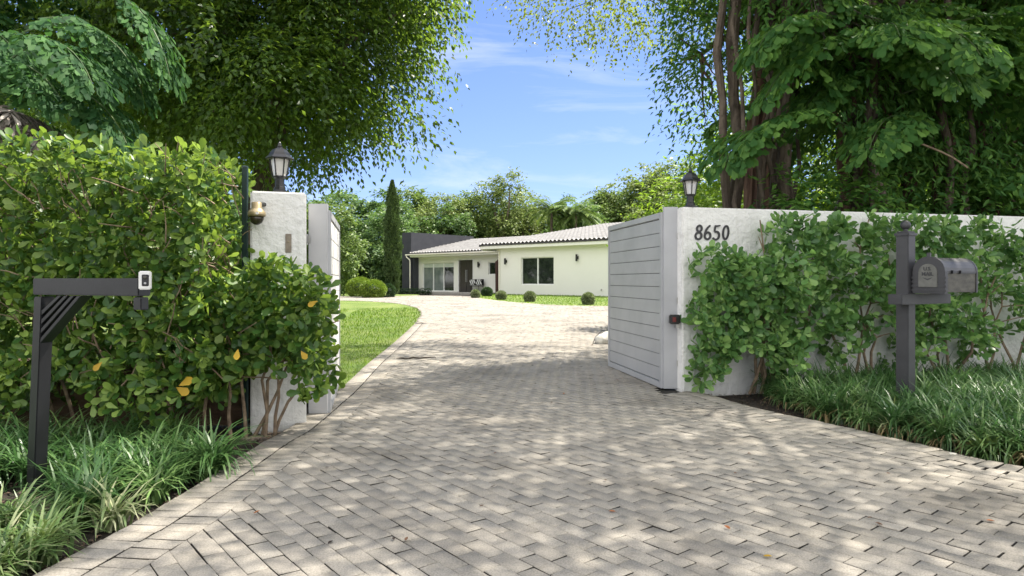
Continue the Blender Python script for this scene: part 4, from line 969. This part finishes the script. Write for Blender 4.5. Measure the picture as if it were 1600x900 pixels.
# the loose-leaved tree over the driveway: casts the dappled shade, only its far side shows at the top of the picture
def shade_gap(P):
    # the crown thins to open twigs towards its left and far edges
    f = bumpy(P, 1.35, 4.2); edge = np.clip((P[:, 0] - .2) / 2.2, 0, 1) * np.clip((16.5 - P[:, 1]) / 3.0, 0.12, 1)
    lit = (P[:, 0] < 1.5) & (P[:, 1] < 9.2)            # open sky over the tall hedge
    far_side = (P[:, 1] > 13.0) & (P[:, 0] < 4.6) & (f > -.25)
    return far_side | (f > (.62 - 1.5 * edge + .75 * np.clip((P[:, 1] - 8.5) / 3, 0, 1))) & ~lit
tree('shade_tree', 'loose yellow-green shade tree whose branches reach over the driveway from the right', (5.1, 12.6, 0),
     [(3.6, 6.2, 8.3, 3.6, 3.6, 1.5), (3.4, 10.5, 8.6, 3.6, 3.2, 1.5), (6.5, 9.0, 8.5, 4.0, 4.5, 2.2), (2.3, 14.4, 7.6, 2.7, 1.5, 1.3), (4.5, 2.6, 8.4, 3.6, 2.6, 1.3)],
     15500, M['ficus_thin'], trunk_r=.17, tn=7, tl=.5, droop=.5, L=.088, w=.55, lr=.05, seed=5, s=.9, inner=.1, extra=shade_gap, nl=8, clusters=(1300, .30))

# ------------------------------------------------------------------ fishtail palms
def frond(acc, tubes, p0, d0, length, droop=.9, npn=21, lf=.15, pin=.62):
    d0 = Vector(d0).normalized(); pts = []; p = Vector(p0); d = d0.copy(); ns = 10; dirs = []
    for i in range(ns + 1):
        pts.append(p.copy()); dirs.append(d.copy()); p = p + d * (length / ns); d = (d + Vector((0, 0, -droop / ns * (1 + i * .12)))).normalized()
    tubes.append((pts, [.016 * (1 - .07 * i) for i in range(ns + 1)]))
    for k in range(npn):
        t = .22 + .78 * k / (npn - 1); f = t * ns; i = min(int(f), ns - 1); pp = pts[i].lerp(pts[i + 1], f - i); dd = dirs[i]
        sd = dd.cross(Vector((0, 0, 1)));
        if sd.length < .05: sd = Vector((1, 0, 0))
        sd.normalize(); up = sd.cross(dd)
        L = pin * (math.sin(math.pi * (.2 + .72 * t)) ** .8)
        for s in (-1, 1):
            q = (sd * s * .9 + dd * .55 + up * random.uniform(-.1, .25)).normalized(); nlf = 9; pos = pp.copy()
            for j in range(nlf):
                pos = pos + q * (L / nlf); q = (q + Vector((0, 0, -.09))).normalized()
                e = 1 if j % 2 else -1; side2 = q.cross(up)
                ld = (q * .8 + side2 * e * .75 + Vector((0, 0, -.45)) + Vector(RNG.normal(0, .15, 3))).normalized() if j < nlf - 1 else q
                acc[0].append(pos); acc[1].append(ld); acc[2].append(up + Vector(RNG.normal(0, .35, 3))); acc[3].append(lf * random.uniform(.7, 1.2) * (1.25 if j == nlf - 1 else 1))
def fishtail(name, lab, base, canes, fronds, mat='fish', group=None, lf=.13):
    """canes: list of (dx,dy,height,radius); fronds: list of (world start, dir, length, droop)"""
    t = thing(name, lab, 'palm', base, 0, group); q = MB()
    for dx, dy, h, r in canes: q = MB(); q.tube(wob(Vector(base) + Vector((dx, dy, -.1)), Vector(base) + Vector((dx * 1.6, dy * 1.6, h)), 9, .022), [r * (1.1 - .04 * i + .12 * math.sin(i * 2.3)) for i in range(10)], 9); q.build('cane', M['cane'], t, world=True)
    acc = ([], [], [], []); tubes = []
    for p0, d0, L, dr in fronds: frond(acc, tubes, p0, d0, L, dr, lf=lf)
    leafmesh('frond_leaves', *[np.array([tuple(v) for v in a]) for a in acc[:3]], np.array(acc[3]), np.array(acc[3]) * .62, 'fish', M[mat], t, world=True)
    for pts, r in tubes: q = MB(); q.tube(pts, r, 5, False); q.build('rachis', M['rachis'], t, world=True)
    return t
def auto_fronds(base, n, zr, L=(1.6, 2.4), rad=.4, front=.5):
    out = []
    for i in range(n):
        a = random.uniform(0, 6.283); z = random.uniform(*zr)
        d = Vector((math.cos(a), math.sin(a) - front, random.uniform(.1, .75)))
        out.append((Vector(base) + Vector((random.uniform(-rad, rad), random.uniform(-rad, rad) * .6, z)), d, random.uniform(*L), random.uniform(.7, 1.3)))
    return out
palms = [((5.5, 9.9, 0), 14, (2.8, 7.0), 'fishtail palm clump rising directly behind the right lantern'),
         ((5.9, 11.2, 0), 14, (3.2, 7.0), 'fishtail palm clump behind the wall above the loose shrubs'),
         ((7.2, 10.9, 0), 14, (2.6, 7.0), 'fishtail palm clump behind the wall above the mailbox'),
         ((8.6, 11.4, 0), 14, (2.6, 7.0), 'fishtail palm clump with dark fronds near the right edge'),
         ((10.2, 12.0, 0), 22, (2.6, 7.2), 'fishtail palm clump at the far right edge')]
for i, (b, nf, zr, lab) in enumerate(palms):
    cs = [(random.uniform(-.45, .45), random.uniform(-.3, .3), random.uniform(4.5, 7.5), random.uniform(.05, .08)) for _ in range(5)]
    fishtail('fishtail_palm', lab, b, cs, auto_fronds(b, nf, zr), group='fishtail palms behind the right wall')
hero = fishtail('fishtail_palm', 'fishtail palm with two big spread fronds reaching forward over the wall', (6.3, 9.9, 0), [(0, 0, 5.6, .06), (.3, .1, 5, .05)],
    [(at(1400, 150, 9.6), (1, -.1, .35), 2.2, .9), (at(1380, 60, 9.5), (-.9, -.2, .1), 2.2, 1.1), (at(1480, 40, 9.4), (1, -.2, .3), 2.0, .9), (at(1300, 70, 9.4), (-.6, -.2, .5), 1.5, 1.6), (at(1330, 200, 9.5), (-.9, -.2, .35), 1.8, .9), (at(1500, 130, 9.4), (.9, -.25, .5), 1.9, .8)], lf=.15)
bl = (-8.2, 9.6, 0)
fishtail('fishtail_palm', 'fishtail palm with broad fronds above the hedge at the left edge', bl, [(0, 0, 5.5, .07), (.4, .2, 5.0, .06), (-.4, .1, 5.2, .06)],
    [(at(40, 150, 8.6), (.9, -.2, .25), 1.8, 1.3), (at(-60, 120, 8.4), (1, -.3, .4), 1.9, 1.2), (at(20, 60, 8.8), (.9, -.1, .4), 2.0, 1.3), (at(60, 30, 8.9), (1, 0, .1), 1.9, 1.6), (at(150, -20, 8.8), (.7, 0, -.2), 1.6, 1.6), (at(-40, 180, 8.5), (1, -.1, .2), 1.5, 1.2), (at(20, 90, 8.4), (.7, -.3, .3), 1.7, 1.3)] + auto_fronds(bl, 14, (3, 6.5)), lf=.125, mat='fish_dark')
dd = thing('dead_frond', 'grey dead palm frond drooping over the hedge at the left edge', 'frond', at(-30, 170, 8.2))
acc = ([], [], [], []); tb = []
for k in range(3): frond(acc, tb, at(-40, 172 + k * 6, 8.2 + k * .1), (1, -.1, .15 - k * .2), 1.1, 1.0, lf=.22, pin=.4)
leafmesh('frond_leaves', *[np.array([tuple(v) for v in a]) for a in acc[:3]], np.array(acc[3]), np.array(acc[3]) * .25, 'fish', M['dead'], dd, world=True)
q = MB(); [q.tube(p_, r_, 5, False) for p_, r_ in tb]; q.build('rachis', M['dead'], dd, world=True)

# big trunks at the right
def trunk_tree(lab, base, top, r, bark, ells, ntw, mat, seed, L=.11, group=None, **kw):
    return tree('tree', lab, base, ells, ntw, mat, bark, r, 7, .5, .7, L, .42, seed=seed, forks=top, inner=.1, group=group, **kw)
cl = [(-.42, .1, 7.2, .07), (-.34, -.15, 7.6, .035), (-.26, .15, 7.4, .10), (-.14, -.1, 7.5, .03), (-.02, .1, 7.6, .055), (.12, -.12, 7.3, .035), (.2, .15, 7.2, .075), (.34, 0, 7.0, .03)]
fishtail('palm_clump', 'cluster of slender bare stems standing just right of the right lantern', (3.75, 10.1, 0), cl,
    [(Vector((3.75 + random.uniform(-.5, .5), 10.0, z)), (random.uniform(-1, 1), -.6, .5), random.uniform(.9, 1.5), 1.5) for z in (3.3, 4.3, 5.2, 6.3, 6.9)], lf=.13)
trunk_tree('thick reddish trunk with aerial roots behind the right lantern', (3.75, 10.9, 0), (4.1, 11.0, 5.6), .15, 'bark_red', [(3.9, 11.4, 7.2, 1.6, 1.2, 1.6), (3.1, 11.2, 5.0, .6, .6, 1.5), (3.3, 11.0, 6.3, .8, .8, 1.1), (5.4, 11.8, 6.2, 1.5, 1.0, 1.5)], 2300, M['fish'], 21)
trunk_tree('slim pale straight trunk second from the right lantern', (4.2, 10.2, 0), (4.1, 10.2, 7.5), .11, 'bark', [(4.1, 10.6, 8.3, 1.5, 1.2, 1.2)], 500, M['ficus'], 22)
trunk_tree('tree with dark foliage filling the thicket above the mailbox', (6.6, 13.2, 0), (6.7, 13.2, 4.5), .22, 'bark_red', [(6.3, 13.0, 6.3, 2.4, 1.3, 2.4), (8.5, 13.3, 5.8, 2.2, 1.3, 2.5)], 3000, M['fish'], 23)
trunk_tree('tree with dark foliage filling the thicket at the right edge', (10.2, 14.0, 0), (10.2, 14.0, 4.0), .24, 'bark_red', [(10.6, 14.0, 5.6, 2.8, 1.5, 3.2), (8.6, 14.6, 7.8, 3.0, 1.5, 2.3)], 3400, M['fish'], 24)
q = None
for k, (px, lab, r) in enumerate(((1410, 'bare brown trunk standing behind the wall left of the mailbox ball', .10), (1540, 'bare dark trunk standing behind the wall above the mailbox box', .16), (1575, 'stout dark trunk at the far right behind the wall', .18))):
    b = at(px, 400, 10.6 + .4 * k); tk = thing('tree', lab, 'tree', (b.x, b.y, 0)); q = MB(); q.tube(wob((0, 0, -.1), (random.uniform(-.2, .2), 0, 6.5), 7, .015), [r * (1.1 - .07 * i) for i in range(8)], 10); q.build('trunk', M['bark_red'], tk)
    P, D = blob([(0, .2, 6.8, 1.2, 1.0, 1.2)], 260, .2, .2, 1, k); pp, d, nn, LL = twigs(P, D, 7, .5, .6, .11); leafmesh('crown', pp, d, nn, LL, LL * .45, 'rhomb', M['ficus'], tk)
for k, (x, y, z, lab) in enumerate(((4.9, 9.9, 4.6, 'leafy vine-hung tree filling the thicket right of the bare stems'), (6.6, 10.2, 3.4, 'leafy tree low in the thicket above the mailbox'), (8.4, 10.8, 4.8, 'leafy tree in the thicket right of the mailbox'), (7.4, 10.6, 6.6, 'leafy tree high in the thicket above the big spread fronds'))):
    tree('tree', lab, (x, y + .3, 0), [(x, y, z, 1.1, .6, 1.3), (x + .7, y + .2, z - .9, .9, .5, 1.0), (x - .5, y + .3, z + 1.2, 1.0, .6, 1.0)], 900, M['fish'], 'bark_red', .09, 7, .45, .9, .13, .34, 'leaf6', seed=60 + k, clusters=(90, .28), nl=4)
# bare slanting stems of the thicket
lb_ = thing('tree_limb', 'thick brown slanting limb forking high in the thicket behind the bare stems', 'limb', (4.3, 10.9, 0))
q = MB(); q.tube([(4.15, 10.9, -.1), (4.1, 10.9, 2.4), (4.0, 10.8, 3.6), (4.15, 10.7, 4.2), (4.6, 10.6, 4.75), (5.2, 10.6, 5.3), (5.6, 10.6, 6.4)], [.12, .11, .12, .14, .13, .11, .07], 10); q.build('bark', M['bark_red'], lb_, world=True)
q = MB(); q.tube([(4.6, 10.6, 4.75), (4.55, 10.5, 5.6), (4.7, 10.5, 6.8)], [.10, .09, .07], 9); q.build('fork', M['bark_red'], lb_, world=True)
bs_ = thing('bare_frond_stem', 'bare arching tan frond stem in front of the thicket above the mailbox', 'frond stem', at(1395, 215, 9.0))
q = MB(); q.tube([at(1395, 215, 9.0), at(1430, 221, 9.0), at(1470, 237, 9.0), at(1490, 247, 9.0), at(1512, 262, 9.0)], [.016, .014, .013, .012, .014], 6); q.build('stem', M['stem'], bs_, world=True)
dt = thing('dead_frond', 'pale dry frond threads hanging high in the thicket at the top of the picture', 'frond', at(1290, 0, 9.2))
q = MB(); c0 = at(1270, -10, 9.2)
for k in range(16):
    e_ = c0 + Vector((random.uniform(-.2, 1.0), random.uniform(-.2, .2), random.uniform(-1.0, -.35))); q.tube(wob(c0, e_, 4, .08), [.008, .007, .006, .005, .003], 4, False)
q.build('threads', M['dead'], dt, world=True)
# sunlit underbrush seen through the thicket
for k, (x, y, lab) in enumerate(((5.8, 17.5, 'sunlit lime underbrush glowing through the thicket behind the lantern trunks'), (9.2, 18, 'sunlit lime underbrush glowing behind the palms above the mailbox'), (13, 19, 'sunlit lime underbrush at the far right behind the palms'))):
    u_ = thing('bush', lab, 'bush', (x, y, T(x, y)), 0)
    P, D = blob([(x, y, 2.4, 2.6, 1.4, 2.2), (x + 1.2, y + .6, 4.6, 2.2, 1.2, 2.8)], 3600, .3, .2, 1, k + 40); pp, d, nn, LL = twigs(P, D, 6, .5, .4, .16); leafmesh('foliage', pp, d, nn, LL, LL * .35, 'rhomb', M['lime'], u_, world=True)
    q = MB(); [q.tube(wob((x + dx, y, 0), (x + dx * 2, y, 3.5), 4, .04), [.05, .045, .04, .03, .02], 6) for dx in (-.6, 0, .7)]; q.build('stems', M['stem'], u_, world=True)

# low dark ferns/leaves just behind the wall top
for k, (x0_, lab) in enumerate(((4.4, 'low dark leafy plant peeking over the wall behind the loose shrubs'), (6.6, 'low dark leafy plant peeking over the wall behind the mailbox'), (8.8, 'low dark leafy plant peeking over the wall at the right edge'))):
    yb = 7.88 + (x0_ - 1.965) * .2461 + .9; u_ = thing('bush', lab, 'bush', (x0_, yb, 0), 0)
    P, D = blob([(x0_, yb, 1.9, 1.25, .45, .95)], 520, .3, .2, 1, k + 50); pp, d, nn, LL = twigs(P, D, 6, .35, .4, .13); leafmesh('foliage', pp, d, nn, LL, LL * .4, 'rhomb', M['fish'], u_, world=True)
    q = MB(); [q.tube(wob((x0_ + dx, yb, -.1), (x0_ + dx * 1.6, yb, 2.0), 4, .04), [.03, .028, .024, .02, .01], 6) for dx in (-.4, 0, .5)]; q.build('stems', M['stem'], u_, world=True)

# ------------------------------------------------------------------ background trees
def far_proto(kind, seed):
    """local tree about 9 m high; returns meshes for crown and trunk"""
    spec = {'round': ([(0, 0, 5.6, 3.2, 3.0, 3.0), (1.8, .4, 4.2, 2.2, 2, 2.2), (-1.9, -.3, 4.0, 2.2, 2, 2.3), (.3, 0, 7.6, 1.9, 1.8, 1.4)], 2300, 'far_mid', .30, .45),
            'dark': ([(0, 0, 4.6, 3.0, 2.8, 3.6), (1.4, -.6, 2.6, 2.2, 2, 2.2), (-1.5, -.5, 3.0, 2.2, 2, 2.6)], 2600, 'far_dark', .30, .45),
            'layered': ([(0, 0, 7.0, 3.0, 2.6, .8), (1.8, .2, 5.7, 2.2, 2, .8), (-2.0, -.3, 5.2, 2.2, 2, .8), (.3, 0, 8.2, 1.6, 1.5, .6), (-.4, 0, 3.6, 2.6, 2, 1.4)], 2100, 'far_pale', .26, .6),
            'airy': ([(0, 0, 6.5, 2.0, 1.8, 2.2), (1.0, .4, 8.2, 1.0, 1, 1.0), (-.8, .4, 8.6, .8, .8, 1.0), (0, 0, 3.6, 2.2, 2, 2.2)], 1500, 'far_pale', .24, .3)}[kind]
    ells, n, mt, L, dr = spec
    P, D = blob(ells, n, .5, .22, .8, seed, -.9, (130, .34)); pp, d, nn, LL = twigs(P, D, 6, .8, dr, L)
    return ells, (pp, d, nn, LL), mt
protos = {}
def far_tree(kind, seed, loc, sc, lab, rot):
    key = (kind, seed)
    if key not in protos:
        ells, arr, mt = far_proto(kind, seed); t = thing('tree', lab, 'tree', loc, rot, 'trees beyond the house')
        leafmesh('crown', *arr, arr[3] * .55, 'rhomb', M[mt], t)
        q = MB(); fk = Vector((0, 0, 2.4)); q.tube(wob((0, 0, -.3), fk, 4, .03), [.28, .25, .23, .2, .18], 8)
        for e in ells: q.tube(wob(fk, e[:3], 4, .08), [.14, .12, .1, .08, .04], 6)
        q.build('trunk', M['bark'], t); protos[key] = t
    else:
        s = protos[key]; t = s.copy(); COL.objects.link(t); t['label'] = lab; t.location = loc; t.rotation_euler = (0, 0, rot)
        for ch in list(s.children): c = ch.copy(); COL.objects.link(c); c.parent = t
    t.scale = (sc, sc, sc); return t
# px of the crown centre, distance, crown top px-y, kind
bgt = [(480, 62, 300, 'dark', 1, 'dark tree in the far row behind the left pier'),
       (540, 58, 292, 'dark', 2, 'dark drooping tree behind the left clipped bush'),
       (590, 60, 300, 'dark', 1, 'dark tree directly left of the cypress'),
       (640, 72, 292, 'round', 3, 'bushy tree just right of the cypress top'),
       (668, 70, 322, 'dark', 2, 'low dark tree close behind the slate slab wall'),
       (690, 66, 306, 'layered', 4, 'pale layered tree above the left end of the slate wall'),
       (735, 68, 300, 'round', 3, 'bushy tree above the middle of the slate wall'),
       (785, 66, 272, 'airy', 5, 'airy tall tree standing above its neighbours left of centre'),
       (828, 68, 304, 'layered', 4, 'pale layered tree above the porch roof ridge'),
       (760, 74, 318, 'dark', 1, 'low dark tree behind the porch roof'),
       (850, 74, 318, 'dark', 2, 'low dark tree behind the main roof, left part'),
       (930, 74, 312, 'round', 3, 'low bushy tree behind the main roof, right part'),
       (965, 74, 300, 'round', 6, 'bushy green tree right of the palm, above the roof end'),
       (905, 64, 312, 'dark', 2, 'dark tree between the two far palms'),
       (1000, 70, 258, 'layered', 7, 'spreading pale tree with flat tiers above the right gate leaf'),
       (1050, 68, 258, 'layered', 4, 'bright tiered tree just left of the right lantern'),
       (1075, 38, 300, 'round', 3, 'bright leafy tree right behind the right lantern'),
       (1130, 40, 285, 'round', 6, 'leafy tree seen between the lantern and the thicket trunks'),
       (1240, 42, 290, 'dark', 1, 'dark tree hidden mostly behind the thicket, near the gate'),
       (1400, 40, 240, 'dark', 2, 'dark tree hidden mostly behind the thicket, in the middle'),
       (1560, 40, 230, 'dark', 1, 'dark tree hidden mostly behind the thicket, far right'),
       (700, 64, 322, 'dark', 1, 'deep green tree filling behind the middle of the slate wall'),
       (790, 72, 312, 'dark', 2, 'deep green tree filling behind the porch roof ridge'),
       (880, 70, 306, 'dark', 1, 'deep green tree filling between the main roof and the far palms'),
       (958, 70, 296, 'round', 3, 'rounded green tree above the right end of the roof'),
       (610, 56, 322, 'dark', 2, 'deep green tree right behind the cypress'),
       (510, 46, 310, 'round', 6, 'mid green tree behind the left gate leaf top'),
       (420, 50, 290, 'round', 6, 'bushy tree glimpsed behind the left lantern'),
       (350, 40, 250, 'dark', 2, 'dark tree glimpsed above the right end of the hedge'),
       (250, 34, 150, 'dark', 1, 'dark tree behind the ficus over the middle of the hedge'),
       (120, 30, 60, 'dark', 2, 'dark tall tree behind the hedge on the left'),
       (-40, 26, 40, 'dark', 1, 'dark tall tree beyond the left edge of the hedge')]
for i, (px, Y, top, kind, sd, lab) in enumerate(bgt):
    x = (px - 800) / FPX * Y; zt = CAMH + (HOR - top) / FPX * Y; base = T(x, Y)
    H0 = {'round': 9.0, 'dark': 8.4, 'layered': 8.9, 'airy': 9.6}[kind]
    far_tree(kind, sd, (x, Y, base - .2), max((zt - base) / H0, .5), lab, i * 1.3)
# far palms
def far_palm(loc, H, lab, n=26):
    t = thing('palm_tree', lab, 'palm', loc, 0, 'feathery palms beyond the house'); P = []; D = []; N = []; q2 = MB()
    for k in range(n):
        a = 6.283 * k / n + random.uniform(-.2, .2); d = Vector((math.cos(a), math.sin(a), random.uniform(-.3, 1.6))).normalized(); p = Vector((0, 0, H)); pts = [p.copy()]
        for i in range(14):
            p = p + d * .17; d = (d + Vector((0, 0, -.09))).normalized(); pts.append(p.copy()); sd = d.cross(Vector((0, 0, 1))).normalized()
            for s in (-1, 1):
                for e in (0, .08): P.append(tuple(p + d * e)); D.append(tuple(sd * s + d * .6 + Vector((0, 0, -.3)))); N.append((0, 0, 1))
        q2.tube(pts[::3], .015, 4, False)
    leafmesh('crown', P, D, N, .75, .10, 'rhomb', M['far_mid'], t); q2.build('rachis', M['rachis'], t)
    q = MB(); q.tube(wob((0, 0, -.2), (0, 0, H), 5, .01), [.16, .14, .13, .12, .12, .1], 8); q.build('trunk', M['bark'], t)
for px, Y, top, lab in ((862, 62, 300, 'feathery palm left of the pair above the main roof'), (900, 61, 306, 'feathery palm right of the pair above the main roof'), (985, 72, 318, 'lower feathery palm above the right gate leaf')):
    x = (px - 800) / FPX * Y; z = CAMH + (HOR - top) / FPX * Y; far_palm((x, Y, T(x, Y)), z - T(x, Y) - 1.7, lab)
# far woodland that closes the horizon
P, D = blob([(x, 82 + 4 * math.sin(x), 3.0, 7, 4, 5.5 + 1.2 * math.sin(x * .7)) for x in range(-75, 80, 9)], 16000, .6, .15, .3, 9)
pp, d, nn, LL = twigs(P, D, 4, 1.2, .3, .6); tag(leafmesh('woodland', pp, d, nn, LL, LL * .6, 'rhomb', M['far_dark']), 'dark woodland closing the view far beyond the house', 'woodland', kind='stuff')

# ------------------------------------------------------------------ small things on the ground
r0 = G(938, 538); t = thing('rock', 'white painted rock with a thin cable beside the right gate leaf', 'rock', (r0.x + .12, r0.y, r0.z))
bm = bmesh.new(); bmesh.ops.create_icosphere(bm, subdivisions=3, radius=.22)
for v in bm.verts: v.co *= 1 + .15 * math.sin(v.co.x * 17 + v.co.y * 11) ; v.co.z = v.co.z * .75 + .08
me = bpy.data.meshes.new('stone'); bm.to_mesh(me); bm.free(); link('stone', me, M['rock'], t, smooth=True)
q = MB(); q.tube([(-.28, -.1, .03), (-.22, 0, .14), (-.08, .05, .27), (.1, .05, .30), (.4, .1, .32)], .007, 6); q.build('cable', M['black'], t)
for px, py, s, lab in ((1338, 692, .05, 'grey pebble at the paver edge below the right grass bed'), (1490, 716, .06, 'pale stone chip at the paver edge near the bottom right'), (1187, 656, .04, 'small pale pebble at the paver edge left of the right grass bed')):
    c = G(px, py); bm = bmesh.new(); bmesh.ops.create_icosphere(bm, subdivisions=2, radius=s)
    for v in bm.verts: v.co *= 1 + .2 * math.sin(v.co.x * 60 + 3 * v.co.y); v.co.z *= .5
    me = bpy.data.meshes.new('pebble'); bm.to_mesh(me); bm.free(); o = link('pebble', me, M['rock'], smooth=True); o.location = (c.x, c.y + .03, .0); tag(o, lab, 'pebble')
sk = G(650, 563); o = MB(); o.tube(wob((-.32, 0, 0), (.32, .03, .01), 7, .03), [.004, .012, .014, .015, .012, .013, .01, .004], 6); o = o.build('fallen_twig', M['leaf_dark'], None); o.location = (sk.x + .0, sk.y, sk.z + .035); tag(o, 'dark fallen twig lying on the pavers near the lawn', 'twig')
lm = {}
def dry_leaf(px, py, mat, lab, sc):
    c = G(px, py); k = mat
    if k not in lm:
        q = MB(); q.v = [(0, 0, 0), (.25, .22, .012), (.6, .25, .02), (1, .02, .015), (.65, -.2, .03), (.3, -.22, .02), (.5, 0, 0)]; q.f = [(0, 6, 2, 1), (6, 3, 2), (0, 5, 4, 6), (6, 4, 3)]; q.m = [0] * 4
        q.v = [(x * .042, y * .042, z * .25) for x, y, z in q.v]; o = q.build('fallen_leaf', M[mat]); lm[k] = o
    else: o = lm[k].copy(); COL.objects.link(o)
    o.location = (c.x, c.y, c.z + .030); o.rotation_euler = (random.uniform(-.2, .2), random.uniform(-.2, .2), random.uniform(0, 6)); o.scale = (sc,) * 3
    tag(o, lab, 'leaf', 'dry leaves scattered on the driveway')
for px, py, mt, lab in ((396, 811, 'leaf_orange', 'orange-brown curled leaf at the left near the border pavers'), (962, 808, 'leaf_orange', 'orange leaf below the centre right of the driveway'), (1141, 836, 'leaf_orange', 'reddish leaf near the bottom right of the driveway'),
                        (1192, 879, 'yellow_leaf', 'yellow leaf nearest the bottom edge on the right'), (1555, 823, 'leaf_orange', 'tan leaf near the right edge of the driveway'), (880, 620, 'leaf_orange', 'small orange leaf near the middle of the driveway')):
    dry_leaf(px, py, mt, lab, 1.0)
for k in range(46):
    py = 480 + 400 * random.random() ** 1.6; px = random.uniform(640, 1050) if py < 640 else random.uniform(480, 1400)
    c = G(px, py)
    if not inpoly(np.array([[c.x, c.y]]), drive_poly)[0]: continue
    dry_leaf(px, py, random.choice(['leaf_brown', 'leaf_dark']), 'tiny dry brown leaf lying on the pavers', random.uniform(.5, 1.0) if py > 620 else random.uniform(.9, 1.9))
